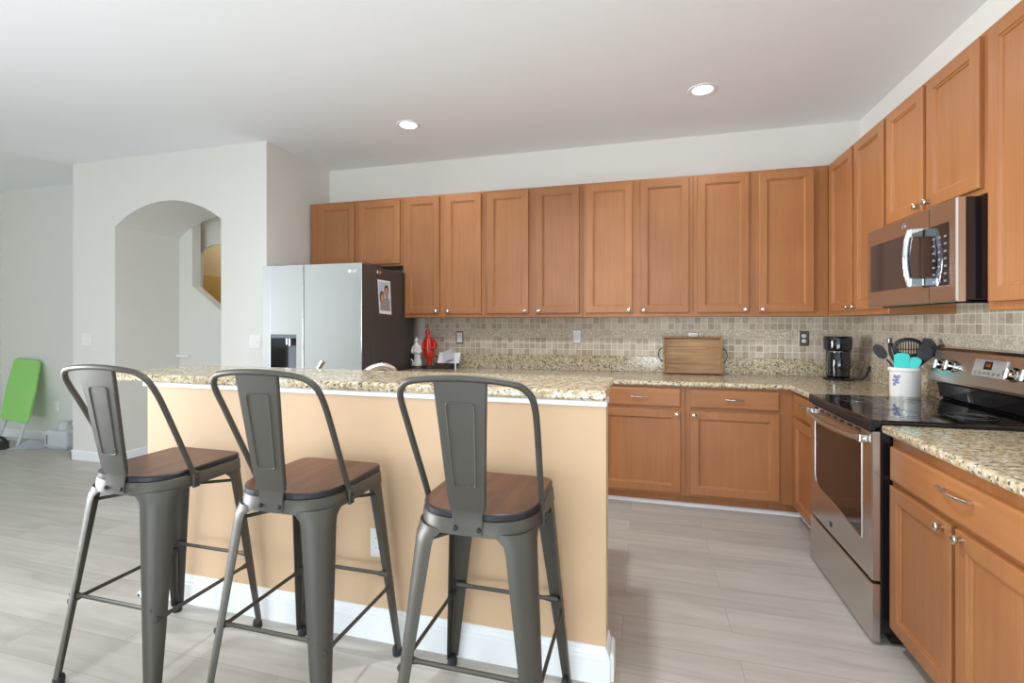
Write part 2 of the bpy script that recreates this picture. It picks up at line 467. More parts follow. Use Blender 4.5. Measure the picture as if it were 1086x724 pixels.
def door_mesh(F, u0, u1, z0, z1, t=0.021, fw=0.055):
    mb = MB()
    def ins(d, n): return (u0+d, u1-d, z0+d, z1-d, n)
    rings_panel(mb, F, [ins(0, 0.0005), ins(0, t-0.005), ins(0.0015, t-0.0015), ins(0.005, t), ins(fw, t), ins(fw+0.003, t-0.005), ins(fw+0.010, t-0.008), ins(fw+0.012, t-0.013)])
    return mb
def slab_mesh(F, u0, u1, z0, z1, t=0.02):
    mb = MB()
    def ins(d, n): return (u0+d, u1-d, z0+d, z1-d, n)
    rings_panel(mb, F, [ins(0, 0.0005), ins(0, t-0.007), ins(0.002, t-0.003), ins(0.007, t-0.001), ins(0.009, t)])
    return mb
def add_knob(F, u, z, n, parent):
    p = F(u, z, n); ax = F(u, z, n+1)-p
    MB().lathe([(0.0065, 0), (0.0055, 0.008), (0.006, 0.013), (0.0125, 0.017), (0.0155, 0.021), (0.0155, 0.025), (0.012, 0.0285), (0.006, 0.0300), (0, 0.0304)], p, ax, 18).build('knob', M['nickel'], parent)
def add_pull(F, u, z, n, parent, half=0.075):
    mb = MB()
    pts = [(-half, 0, 0.017), (-half*0.86, 0, 0.020), (-half*0.6, 0.0, 0.026), (-half*0.3, 0, 0.031), (0, 0, 0.033), (half*0.3, 0, 0.031), (half*0.6, 0.0, 0.026), (half*0.86, 0, 0.020), (half, 0, 0.017)]
    mb.tube([F(u+a, z+b, n+c) for a, b, c in pts], [0.0075, 0.0065, 0.005, 0.005, 0.0058, 0.005, 0.005, 0.0065, 0.0075], 10, sub=3)
    for s in (-1, 1):
        mb.cyl(F(u+s*half*0.92, z, n), F(u+s*half*0.92, z, n+0.02), 0.0055)
    mb.build('handle', M['nickel'], parent)

# ------------------------------------------------------------------ the room
CEIL = 2.856
XL, YR = -8.82, -9.0
mb = MB(); mb.box(XL-0.1, 0.1, YR-0.1, 0.9, -0.08, 0.0); struct('floor', mb, M['floor'])
# recessed can positions; the pair over the bar is added to brighten the kitchen
CANS = [(-3.35, -0.83), (-1.21, -0.83), (-2.0, -2.42), (-3.2, -2.42), (-3.35, -5.2), (-1.21, -5.2), (-5.8, -3.8), (-5.8, -6.4)]
mb = MB(); mb.box(XL-0.1, 0.1, YR-0.1, 0.9, CEIL, CEIL+0.1); struct('ceiling', mb, M['ceiling'])
mb = MB(); mb.box(-4.79, 0.1, 0.0, 0.1, 0, CEIL); struct('wall_back', mb, M['wall'])
mb = MB(); mb.box(0.0, 0.1, YR, 0.0, 0, CEIL); struct('wall_right', mb, M['wall'])
mb = MB(); mb.box(-4.79, -4.66, -0.20, 0.0, 0, CEIL); struct('wall_fridge_side', mb, M['wall'])
# arch wall, 0.48 thick with a segmental arch
XA0, XA1, XW0, XW1, ZS, ZT = -6.374, -5.137, -6.92, -4.66, 2.223, 2.425
half = (XA1-XA0)/2; rise = ZT-ZS; R_ = (half*half+rise*rise)/(2*rise); a0 = math.asin(half/R_); cxa = (XA0+XA1)/2
arc = [(cxa+R_*math.sin(a), ZT-R_+R_*math.cos(a)) for a in [a0*(1-2*k/28) for k in range(29)]]   # right -> left
mb = MB()
Fy = lambda a, b, d: Vector((a, d, b))
for y0, y1 in ((-0.85, -0.20),):
    mb.prism([(XW0, 0), (XA0, 0), (XA0, ZS), (XA0, CEIL), (XW0, CEIL)], Fy, y0, y1)
    mb.prism([(XA1, 0), (XW1, 0), (XW1, CEIL), (XA1, CEIL), (XA1, ZS)], Fy, y0, y1)
    for i in range(28):
        (xa, za), (xb, zb) = arc[i], arc[i+1]
        mb.prism([(xa, za), (xa, CEIL), (xb, CEIL), (xb, zb)], Fy, y0, y1)
bmesh.ops.remove_doubles(mb.bm, verts=mb.bm.verts, dist=1e-5)
# drop the internal faces between the prisms
seen = {}
for f in list(mb.bm.faces):
    k = tuple(sorted(v.index for v in f.verts))
mb.bm.verts.index_update()
for f in list(mb.bm.faces):
    k = frozenset(v.index for v in f.verts); seen.setdefault(k, []).append(f)
dead = [f for fs in seen.values() if len(fs) > 1 for f in fs]
bmesh.ops.delete(mb.bm, geom=dead, context='FACES_ONLY')
struct('wall_arch', mb, M['wall'])
# the wall behind it (same plane as the far living-room wall) with an opening that follows the stair
zd = lambda x: 1.711-0.709*(x+6.198)
mb = MB(); mb.box(XL, -6.90, -0.37, -0.27, 0, CEIL); struct('wall_far', mb, M['wall'])
mb = MB()
mb.box(-7.6, -6.198, -0.20, -0.10, 0, CEIL)
mb.prism([(-6.198, 0), (-4.79, 0), (-4.79, zd(-4.79)), (-6.198, 1.711)], Fy, -0.20, -0.10)
mb.box(-6.198, -4.79, -0.20, -0.10, 2.46, CEIL)
mb.prism([(-7.4, 2.60), (-7.4, 0), (-6.308, 0), (-6.308, 2.08), (-6.25, 2.14), (-6.15, 2.175), (-4.79, 2.19), (-4.79, 2.60)], Fy, 0.0, 0.03)
struct('wall_stair', mb, M['wall'])
mb = MB(); mb.box(-7.6, -4.6, 0.6, 0.7, 0, CEIL); mb.box(-7.6, -7.5, -0.10, 0.6, 0, CEIL)
struct('wall_stairwell', mb, M['tan'])
mb = MB()
mb.prism([(-7.5, 1.97), (-7.5, 1.62), (-4.8, 1.0), (-4.8, 1.72)], Fy, 0.57, 0.60)
struct('trim_1', mb, M['gold'])
pl = bpy.data.lights.new('stair_lamp', 'POINT'); pl.energy = 5; pl.color = (1.0, 0.86, 0.66); pl.shadow_soft_size = 0.12
po = bpy.data.objects.new('stair_lamp', pl); C.objects.link(po); po.location = (-6.4, 0.25, 2.5)
mb = MB(); mb.box(-6.374, -6.215, -0.240, -0.201, 0.955, 0.985, 0.006)
struct('trim_2', mb, M['white'])
# rear and left walls with sliding-door openings (behind the camera)
mb = MB()
mb.box(XL, -6.5, YR-0.1, YR, 0, CEIL); mb.box(-0.7, 0, YR-0.1, YR, 0, CEIL); mb.box(-6.5, -0.7, YR-0.1, YR, 2.3, CEIL)
struct('wall_rear', mb, M['wall'])
mb = MB()
mb.box(XL-0.1, XL, -3.1, 0.0, 0, CEIL); mb.box(XL-0.1, XL, YR, -4.9, 0, CEIL); mb.box(XL-0.1, XL, -4.9, -3.1, 2.3, CEIL)
struct('wall_left', mb, M['wall'])
mb = MB()
for x in (-6.5, -4.6, -3.6, -2.7, -0.76): mb.box(x, x+0.06, YR-0.07, YR-0.02, 0, 2.3, 0.004)
mb.box(-6.5, -0.7, YR-0.07, YR-0.02, 2.24, 2.3, 0.004); mb.box(-6.5, -0.7, YR-0.07, YR-0.02, 0, 0.05, 0.004)
struct('door_1', mb, M['white'])
mb = MB()
for y in (-4.9, -4.03, -3.16): mb.box(XL-0.07, XL-0.02, y, y+0.06, 0, 2.3, 0.004)
mb.box(XL-0.07, XL-0.02, -4.9, -3.1, 2.24, 2.3, 0.004); mb.box(XL-0.07, XL-0.02, -4.9, -3.1, 0, 0.05, 0.004)
struct('door_2', mb, M['white'])

BB = [(0, 0), (0.015, 0), (0.015, 0.092), (0.0125, 0.096), (0.0125, 0.106), (0.008, 0.116), (0.006, 0.128), (0.003, 0.132), (0, 0.132)]
BS = [(0, 0), (0.014, 0), (0.014, 0.078), (0.008, 0.088), (0, 0.09)]
def base_y(mb, x0, x1, y, prof=BB): mb.prism(prof, lambda d, z, t: Vector((t, y-d, z)), x0, x1)      # on a wall facing -Y
def base_x(mb, y0, y1, x, s, prof=BB): mb.prism(prof, lambda d, z, t: Vector((x+s*d, t, z)), y0, y1)  # on a wall facing s*X
mb = MB(); base_y(mb, XL, XW0, -0.37, BS); struct('baseboard_far', mb, M['white'])
mb = MB(); base_y(mb, XW0-0.014, XA0+0.014, -0.85, BS); base_y(mb, XA1-0.014, XW1, -0.85, BS)
base_x(mb, -0.864, -0.37, XW0, -1, BS); base_x(mb, -0.85, -0.20, XA0, 1, BS); base_x(mb, -0.85, -0.20, XA1, -1, BS)
base_y(mb, XA0, XA1, -0.20, BS)
struct('baseboard_arch', mb, M['white'])
mb = MB(); base_x(mb, -3.1, -0.37, XL, 1, BS); struct('baseboard_left', mb, M['white'])

# the half wall that carries the bar
BX0, BX1, BY0, BY1, BZ = -3.91, -1.715, -2.44, -2.335, 1.012
mb = MB(); mb.box(BX0, BX1, BY0, BY1, 0, BZ); struct('wall_bar', mb, M['peach'])
mb = MB()
base_y(mb, BX0, BX1, BY0); base_x(mb, BY0-0.0149, BY1, BX1, 1); base_x(mb, BY0-0.0149, BY1, BX0, -1)
SH = [(0, 0), (0.014, 0), (0.0135, 0.006), (0.011, 0.011), (0.007, 0.0145), (0, 0.016)]
base_x(mb, BY0+0.01, BY1, BX1+0.0152, 1, [(0, 0), (0.012, 0), (0.012, 0.095), (0.006, 0.105), (0, 0.107)])
base_y(mb, BX0-0.03, BX0+0.02, BY0-0.015, [(0, 0), (0.012, 0), (0.012, 0.012), (0.004, 0.02), (0, 0.02)])
base_x(mb, BY0-0.027, BY1, BX0-0.015, -1, [(0, 0), (0.014, 0), (0.012, 0.012), (0.004, 0.02), (0, 0.02)])
struct('baseboard_bar', mb, M['white'])
# floor strip along the toe kick
mb = MB()
base_y(mb, -1.95, -0.535, -0.535, [(0, 0), (0.018, 0), (0.016, 0.010), (0.009, 0.019), (0, 0.022)])
base_x(mb, -1.15, -0.553, -0.535, -1, [(0, 0), (0.018, 0), (0.016, 0.010), (0.009, 0.019), (0, 0.022)])
struct('baseboard_kitchen', mb, M['white'])

# ------------------------------------------------------------------ recessed ceiling lamps
def can(x, y, label, grp=None):
    t = thing('recessed_ceiling_light', label, 'ceiling light', (x, y, CEIL), grp)
    MB().lathe([(0.062, -0.001), (0.068, -0.004), (0.086, -0.006), (0.092, -0.004), (0.093, -0.0005)], (x, y, CEIL), (0, 0, 1), 40, cap=False).build('trim_ring', M['white'], t)
    MB().lathe([(0.0, -0.0035), (0.055, -0.003), (0.064, -0.0015)], (x, y, CEIL), (0, 0, 1), 40, cap=False).build('diffuser', M['lamp'], t)
    d = bpy.data.lights.new('can_light', 'SPOT'); d.energy = 14 if y > -2 else (105 if (y > -3 and x > -2.5) else 24); d.spot_size = 2.75; d.spot_blend = 0.6; d.shadow_soft_size = 0.065; d.color = (0.93, 0.97, 1.0)
    lo = bpy.data.objects.new('can_light', d); C.objects.link(lo); lo.parent = t; lo.location = (0, 0, -0.03)
for k, (x, y) in enumerate(CANS):
    can(x, y, ['round recessed ceiling light above the fridge and tall stools', 'round recessed ceiling light over the counter with the wooden tray'][k] if k < 2 else 'unseen round recessed ceiling light of the bar and living area',
        None if k < 2 else 'unseen ceiling lights')

# ------------------------------------------------------------------ cabinets
def carcass_back(mb, x0, x1, z0, z1, depth): mb.box(x0+0.0005, x1-0.0005, -depth, -0.001, z0, z1, 0.0015, 1)
def wall_cab_back(label, x0, x1, z0, z1, doors, dz0, dz1, knob_z=None, depth=0.31):
    t = thing('wall_cabinet', label, 'cabinet', ((x0+x1)/2, -depth/2, z0), 'wall cabinets')
    mb = MB(); carcass_back(mb, x0, x1, z0, z1, depth); mb.build('body', M['cab'], t)
    F = face_back(-depth)
    for i, (a, b) in enumerate(doors):
        d = door_mesh(F, a, b, dz0, dz1).build('door', M['cab'], t)
        if knob_z: add_knob(F, b-0.028 if i == 0 else a+0.028, knob_z, 0.02, d)
    return t
def wall_cab_right(label, y0, y1, z0, z1, doors, dz0, dz1, knob_z=None, depth=0.31):
    t = thing('wall_cabinet', label, 'cabinet', (-depth/2, (y0+y1)/2, z0), 'wall cabinets')
    mb = MB(); mb.box(-depth, -0.001, y0+0.0005, y1-0.0005, z0, z1, 0.0015, 1); mb.build('body', M['cab'], t)
    F = face_right(-depth)
    for i, (a, b) in enumerate(doors):          # a > b: first door is the one deeper in the room
        d = door_mesh(F, b, a, dz0, dz1).build('door', M['cab'], t)
        if knob_z: add_knob(F, b+0.028 if i == 0 else a-0.028, knob_z, 0.02, d)
    return t
UZ0, UZ1, DZ0, DZ1, KZ = 1.366, 2.445, 1.397, 2.426, 1.418
wall_cab_back('short two-door maple wall cabinet above the refrigerator', -4.643, -3.672, 1.832, UZ1, [(-4.553, -4.161), (-4.11, -3.695)], 1.85, DZ1)
wall_cab_back('tall two-door maple wall cabinet beside the refrigerator, above the red and white figurines', -3.672, -2.898, UZ0, UZ1, [(-3.644, -3.312), (-3.256, -2.926)], DZ0, DZ1, KZ)
wall_cab_back('tall two-door maple wall cabinet above the silver outlet, second from the refrigerator', -2.898, -2.06, UZ0, UZ1, [(-2.87, -2.51), (-2.448, -2.088)], DZ0, DZ1, KZ)
wall_cab_back('tall two-door maple wall cabinet straight above the wooden tray, third from the refrigerator', -2.06, -1.22, UZ0, UZ1, [(-2.033, -1.67), (-1.611, -1.25)], DZ0, DZ1, KZ)
wall_cab_back('tall two-door maple wall cabinet above the bronze outlet, next to the corner', -1.22, -0.312, UZ0, UZ1, [(-1.192, -0.83), (-0.768, -0.405)], DZ0, DZ1, KZ)
wall_cab_right('tall narrow two-door maple wall cabinet between the corner and the microwave', -1.19, -0.002, UZ0, UZ1, [(-0.379, -0.757), (-0.793, -1.172)], DZ0, DZ1, KZ)
wall_cab_right('short two-door maple wall cabinet directly above the microwave', -1.972, -1.191, 1.818, UZ1, [(-1.206, -1.558), (-1.589, -1.952)], 1.84, DZ1, 1.868)
wall_cab_right('tall maple wall cabinet past the microwave, cut off by the picture edge', -2.76, -1.973, UZ0, UZ1, [(-2.003, -2.355), (-2.385, -2.735)], DZ0, DZ1, KZ)

CT, CB = 0.905, 0.870
def base_cab_back(label, x0, x1, fronts, ends=(0, 0)):
    """fronts: (u0, u1, knob_u) each with a drawer over a door"""
    t = thing('base_cabinet', label, 'cabinet', ((x0+x1)/2, -0.3, 0), 'base cabinets')
    mb = MB(); mb.box(x0+0.0005, x1-0.0005, -0.61, -0.001, 0.092, CB-0.001, 0.0015, 1); mb.box(x0+0.001, x1-0.001, -0.535, -0.01, 0.001, 0.0915)
    mb.build('body', M['cab'], t)
    F = face_back(-0.61)
    for a, b, k in fronts:
        d = slab_mesh(F, a, b, 0.722, 0.852).build('drawer', M['cabh'], t); add_pull(F, (a+b)/2, 0.789, 0.02, d, 0.055)
        d = door_mesh(F, a, b, 0.112, 0.700).build('door', M['cab'], t); add_knob(F, k, 0.672, 0.02, d)
    return t
base_cab_back('maple base cabinet on the back wall behind the bar, nearest the refrigerator', -3.60, -2.70, [(-3.57, -3.17, -3.2), (-3.13, -2.73, -3.10)])
base_cab_back('maple base cabinet on the back wall hidden behind the bar', -2.70, -1.93, [(-2.67, -2.33, -2.36), (-2.29, -1.96, -2.26)])
base_cab_back('maple base cabinet with one drawer over one door, just past the end of the bar', -1.93, -1.300, [(-1.90, -1.332, -1.357)])
t = base_cab_back('maple base cabinet with one drawer over one door in the corner of the back wall', -1.300, -0.001, [(-1.269, -0.702, -1.244)])

def base_cab_right(label, y0, y1, drawers, doors):
    t = thing('base_cabinet', label, 'cabinet', (-0.3, (y0+y1)/2, 0), 'base cabinets')
    mb = MB(); mb.box(-0.61, -0.001, y0+0.0005, y1-0.0005, 0.092, CB-0.001, 0.0015, 1); mb.box(-0.535, -0.01, y0+0.001, y1-0.001, 0.001, 0.0915)
    mb.build('body', M['cab'], t)
    F = face_right(-0.61)
    for a, b, z0, z1 in drawers:
        d = slab_mesh(F, a, b, z0, z1).build('drawer', M['cabh'], t); add_pull(F, (a+b)/2, (z0+z1)/2+0.022, 0.02, d, 0.078 if b-a > 0.6 else 0.05)
    for a, b, z0, z1, k in doors:
        d = door_mesh(F, a, b, z0, z1).build('door', M['cab'], t); add_knob(F, k, z1-0.022, 0.02, d)
    return t
base_cab_right('narrow maple base cabinet between the corner and the stainless range', -1.165, -0.612, [(-1.14, -0.665, 0.712, 0.852)], [(-1.14, -0.665, 0.105, 0.690, -1.105)])
base_cab_right('maple base cabinet with a wide drawer over two doors, near side of the range', -2.87, -1.945, [(-2.845, -1.962, 0.688, 0.822)], [(-2.363, -1.964, 0.095, 0.667, -2.325), (-2.845, -2.388, 0.095, 0.667, -2.424)])

# ------------------------------------------------------------------ worktops
def nosed(mb, poly, z0, z1, bev=0.012, edges=None):
    """a slab with rounded top and bottom arrises; poly counter-clockwise"""
    n = len(poly)
    def off(d):
        out = []
        for i in range(n):
            p0, p1, p2 = Vector(poly[i-1]), Vector(poly[i]), Vector(poly[(i+1) % n])
            e1 = (p1-p0).normalized(); e2 = (p2-p1).normalized()
            n1 = Vector((-e1.y, e1.x)); n2 = Vector((-e2.y, e2.x))
            k = (n1+n2); k = k/(1+n1.dot(n2))
            out.append(p1+k*d)
        return out
    rings = []
    for d, z in ((bev, z0), (bev*0.3, z0+bev*0.3), (0, z0+bev), (0, z1-bev), (bev*0.3, z1-bev*0.3), (bev, z1)):
        rings.append([Vector((p.x, p.y, z)) for p in off(d)])
    mb.loft(rings)
t = thing('granite_worktop', 'speckled beige granite worktop running along the back wall into the corner', 'worktop', (-1.8, -0.3, CB), 'granite worktops')
mb = MB(); nosed(mb, [(-3.62, -0.001), (-3.62, -0.65), (-0.65, -0.65), (-0.65, -1.166), (-0.001, -1.166), (-0.001, -0.001)], CB, CT); mb.build('slab', M['granite'], t)
mb = MB(); mb.box(-3.57, -0.022, -0.021, -0.001, CT, 1.037, 0.002, 1); mb.box(-0.021, -0.001, -1.166, -0.001, CT, 1.037, 0.002, 1); mb.build('upstand', M['granite'], t)
t = thing('granite_worktop', 'short speckled granite worktop on the near side of the range', 'worktop', (-0.3, -2.4, CB), 'granite worktops')
mb = MB(); nosed(mb, [(-0.001, -2.88), (-0.001, -1.948), (-0.65, -1.948), (-0.65, -2.88)], CB, CT); mb.build('slab', M['granite'], t)
mb = MB(); mb.box(-0.021, -0.001, -2.88, -1.948, CT, 1.037, 0.002, 1); mb.build('upstand', M['granite'], t)
# bar top
t = thing('bar_counter', 'raised granite bar top on the peach half wall behind the stools', 'bar counter', (-2.9, -2.3, BZ))
mb = MB(); nosed(mb, [(-4.13, -2.475), (-1.713, -2.475), (-1.713, -2.0), (-4.13, -2.0)], 1.0345, 1.0725, 0.010); mb.build('slab', M['granite'], t)
mb = MB(); mb.box(BX0-0.012, BX1+0.004, -2.458, BY1+0.01, BZ+0.0005, 1.034, 0.003, 1)
o = mb.build('edge_trim', M['white'], t); o['label'] = 'white painted trim strip'
# peninsula on the kitchen side, with sink tap
t = thing('sink_cabinet', 'maple sink cabinet on the kitchen side of the bar', 'cabinet', (-2.8, -2.0, 0))
mb = MB(); mb.box(-3.9, -1.80, BY1+0.002, -1.74, 0.092, CB-0.001, 0.0015, 1); mb.box(-3.89, -1.82, BY1+0.002, -1.81, 0.001, 0.0915); mb.build('body', M['cab'], t)
F = lambda u, z, n: Vector((u, -1.74+n, z))
for a, b in ((-3.85, -3.42), (-3.36, -2.95), (-2.90, -2.47), (-2.41, -1.83)):
    d = door_mesh(F, a, b, 0.112, 0.85).build('door', M['cab'], t); add_knob(F, b-0.03, 0.80, 0.02, d)
t = thing('granite_worktop', 'lower granite sink worktop hidden behind the raised bar', 'worktop', (-2.8, -2.0, CB), 'granite worktops')
mb = MB(); nosed(mb, [(-3.92, BY1+0.002), (-1.77, BY1+0.002), (-1.77, -1.70), (-3.92, -1.70)], CB, CT); mb.build('slab', M['granite'], t)
t = thing('sink_tap', 'brushed nickel sink tap just showing above the bar top in front of the refrigerator', 'tap', (-3.18, -2.10, CT))
ty = -1.92
mb = MB(); mb.box(-3.42, -2.98, ty-0.03, ty+0.03, CT, CT+0.012, 0.005); mb.build('deck_plate', M['nickel'], t)
mb = MB(); mb.lathe([(0.026, 0), (0.024, 0.02), (0.019, 0.03), (0.018, 0.10)], (-3.06, ty, CT+0.012), (0, 0, 1), 20)
mb.tube([(-3.06, ty, CT+0.09), (-3.052, ty+0.01, CT+0.135), (-3.025, ty+0.05, CT+0.165), (-2.985, ty+0.10, CT+0.172), (-2.95, ty+0.135, CT+0.150), (-2.94, ty+0.14, CT+0.130)], [0.018, 0.018, 0.018, 0.020, 0.020, 0.018], 14, sub=4)
mb.build('spout', M['nickel'], t)
mb = MB(); mb.lathe([(0.024, 0), (0.022, 0.05), (0.016, 0.07), (0.0, 0.075)], (-3.37, ty, CT+0.012), (0, 0, 1), 20)
mb.tube([(-3.37, ty, CT+0.075), (-3.345, ty, CT+0.14), (-3.305, ty, CT+0.198)], [0.009, 0.011, 0.013], 12, sub=3, flat=(1.2, 0.7))
mb.build('lever', M['nickel'], t)

# ------------------------------------------------------------------ tile backsplash
t = MB(); t.box(-3.60, -0.0085, -0.008, -0.0005, 1.0372, UZ0-0.001)
tag(t.build('tile_backsplash', M['tile_back']), 'beige square mosaic backsplash with scrolled border along the back wall', 'backsplash', 'tile backsplashes')
t = MB(); t.box(-0.008, -0.0005, -2.88, -0.0005, 1.0372, UZ0-0.001)
t.box(-0.008, -0.0005, -1.935, -1.17, 0.92, 1.0371); t.box(-0.008, -0.0005, -1.9715, -1.1915, UZ0-0.0009, 1.40)
tag(t.build('tile_backsplash', M['tile_right']), 'beige square mosaic backsplash with scrolled border behind the range', 'backsplash', 'tile backsplashes')

# ------------------------------------------------------------------ outlets and switches
def plate(name, label, cat, F, u, z, kind, pm, im, grp=None, wide=0.072, high=0.118):
    t = thing(name, label, cat, F(u, z, 0), grp)
    mb = MB()
    def rr(d, n): return (u-wide/2+d, u+wide/2-d, z-high/2+d, z+high/2-d, n)
    rings_panel(mb, F, [rr(0, 0.0003), rr(0, 0.003), rr(0.003, 0.0055), rr(0.005, 0.006)])
    mb.build('plate', pm, t)
    if kind == 'duplex':
        for s in (-1, 1):
            p = F(u, z+s*0.0195, 0.006)
            MB().lathe([(0.0165, 0), (0.0165, 0.0015), (0.015, 0.0025), (0, 0.0025)], p, F(u, z, 1)-F(u, z, 0), 20, sx=1.0, sy=0.85).build('socket', im, t)
            mb = MB()
            for q in (-0.0062, 0.0062):
                a, b = F(u+q-0.001, z+s*0.0195-0.002, 0.0083), F(u+q+0.001, z+s*0.0195+0.006, 0.0090)
                mb.box(min(a.x, b.x), max(a.x, b.x), min(a.y, b.y), max(a.y, b.y), a.z, b.z)
            mb.build('slot', M['black'], t)
    elif kind == 'rocker':
        mb = MB()
        def r2(d, n): return (u-0.026+d, u+0.026-d, z-0.047+d, z+0.047-d, n)
        rings_panel(mb, F, [r2(0, 0.006), r2(0, 0.0085), r2(0.002, 0.0095)])
        mb.build('rocker', im, t)
    elif kind == 'double_toggle':
        for s in (-1, 1):
            mb = MB(); c = u+s*0.023
            a, b = F(c-0.005, z-0.012, 0.006), F(c+0.005, z+0.012, 0.013)
            mb.box(min(a.x, b.x), max(a.x, b.x), min(a.y, b.y), max(a.y, b.y), a.z, b.z, 0.002)
            mb.build('toggle', im, t)
    return t
FB = face_back(-0.008)
plate('wall_outlet', 'white outlet with dark rim above the papers and red figurine', 'outlet', FB, -3.246, 1.182, 'rocker', M['bronze'], M['offwhite'], 'backsplash outlets')
plate('wall_outlet', 'pewter-rimmed outlet with white face, halfway along the tile between fridge and tray', 'outlet', FB, -2.149, 1.196, 'rocker', M['pewter'], M['offwhite'], 'backsplash outlets')
plate('wall_outlet', 'pewter outlet plate peeking out above the wooden tray', 'outlet', FB, -1.19, 1.180, 'rocker', M['pewter'], M['offwhite'], 'backsplash outlets')
plate('wall_outlet', 'bronze plate with two round white sockets near the black coffee maker', 'outlet', FB, -0.383, 1.197, 'duplex', M['bronze'], M['offwhite'], 'backsplash outlets')
FA = face_back(-0.85)
plate('light_switch', 'white double light switch on the pillar side of the arch, above the first stool', 'switch', FA, -6.738, 1.158, 'double_toggle', M['offwhite'], M['white'], None, 0.115, 0.118)
plate('light_switch', 'white double light switch between the arch and the refrigerator', 'switch', FA, -4.777, 1.16, 'double_toggle', M['offwhite'], M['white'], None, 0.115, 0.118)
plate('wall_outlet', 'white outlet low on the peach bar wall behind the middle stool', 'outlet', face_back(BY0), -2.650, 0.401, 'duplex', M['offwhite'], M['white'])
plate('wall_outlet', 'white outlet low on the far living-room wall above the grey tub', 'outlet', face_back(-0.37), -7.931, 0.381, 'duplex', M['offwhite'], M['white'])

# ------------------------------------------------------------------ refrigerator
FX0, FXM, FX1, FYF, FZ = -4.562, -4.172, -3.652, -1.0, 1.776
t = thing('refrigerator', 'stainless side-by-side refrigerator with dark side and water dispenser', 'refrigerator', (-4.1, -0.5, 0))
mb = MB(); mb.box(FX0+0.008, FX1-0.002, -0.855, -0.13, 0.03, FZ-0.012, 0.004); mb.box(FX0+0.03, FX1-0.03, -0.82, -0.16, 0.0, 0.03); mb.build('body', M['fridge_side'], t)
# freezer door with a recess for the dispenser
DX0, DX1, DZa, DZb = -4.487, -4.240, 0.86, 1.226
mb = MB()
x0, x1 = FX0, FXM-0.005
mb.box(x0, DX0, FYF, -0.865, 0.06, FZ, 0.002); mb.box(DX1, x1, FYF, -0.865, 0.06, FZ, 0.002)
mb.box(DX0-0.004, DX1+0.004, FYF+0.0002, -0.866, DZb, FZ-0.0005); mb.box(DX0-0.004, DX1+0.004, FYF+0.0002, -0.866, 0.0605, DZa)
d = mb.build('freezer_door', M['fridge_steel'], t)
mb = MB(); mb.box(DX0-0.004, DX1+0.004, -0.905, -0.867, DZa, DZb); mb.box(DX0+0.11, DX1-0.012, -0.93, -0.905, DZa+0.03, DZb-0.09, 0.006); mb.box(DX0+0.105, DX1, -0.935, -0.905, DZa, DZa+0.03, 0.003)
mb.build('dispenser_niche', M['greyplastic'], d)
mb = MB(); mb.box(DX0, DX0+0.10, -0.910, -0.9055, DZa+0.005, DZb-0.03, 0.001, 1); mb.box(DX0+0.10, DX1, -0.94, -0.9055, DZb-0.09, DZb-0.035, 0.004); mb.build('dispenser_black_panel', M['glossblack'], d)  # gloss black panel and block inside the dispenser niche
mb = MB(); mb.box(DX0, DX1, FYF+0.001, -0.905, DZb-0.03, DZb-0.001, 0.003); mb.build('dispenser_control_panel', M['greyplastic'], d)
mb = MB(); mb.cyl((DX0+0.115, -0.945, DZb-0.035), (DX0+0.115, -0.945, DZb-0.085), 0.011, 0.008); mb.cyl((DX0+0.140, -0.945, DZb-0.035), (DX0+0.140, -0.945, DZb-0.095), 0.009, 0.006); mb.build('dispenser_nozzle', M['chrome'], d)
mb = MB(); mb.box(FXM-0.0048, FXM+0.0048, FYF+0.006, -0.87, 0.065, FZ-0.004); mb.build('door_gap_shade', M['black'], t)  # black strip filling the gap between the doors, standing in for its shade
mb = MB(); mb.box(FXM+0.005, FX1, FYF, -0.865, 0.06, FZ, 0.002); d = mb.build('fridge_door', M['fridge_steel'], t)
mb = MB(); mb.box(FX1-0.0001, FX1+0.0012, FYF+0.006, -0.866, 0.063, FZ-0.003); o = mb.build('door_edge', M['fridge_side'], d); o['label'] = 'dark brown door edge'
mb = MB(); mb.lathe([(0.0, 0), (0.0135, 0), (0.0135, 0.0008), (0, 0.0008)], (-3.755, FYF-0.0001, 1.716), (0, -1, 0), 24); mb.build('logo_disc', M['offwhite'], d)
mb = MB(); mb.box(-3.7565, -3.7545, FYF-0.0016, FYF-0.0008, 1.711, 1.722); mb.box(-3.7565, -3.750, FYF-0.0016, FYF-0.0008, 1.7095, 1.7115); mb.build('logo_face_line', M['greyplastic'], d)
text_part('logo_lettering', 'LG', 0.030, (-3.712, FYF-0.0008, 1.716), ROT_BACK, M['offwhite'], d)
mb = MB()
mb.box(-4.52, -4.42, -0.93, -0.80, FZ-0.012, FZ+0.012, 0.004); mb.box(-3.78, -3.665, -0.93, -0.70, FZ-0.012, FZ+0.012, 0.004); mb.build('hinge_cover', M['fridge_side'], t)
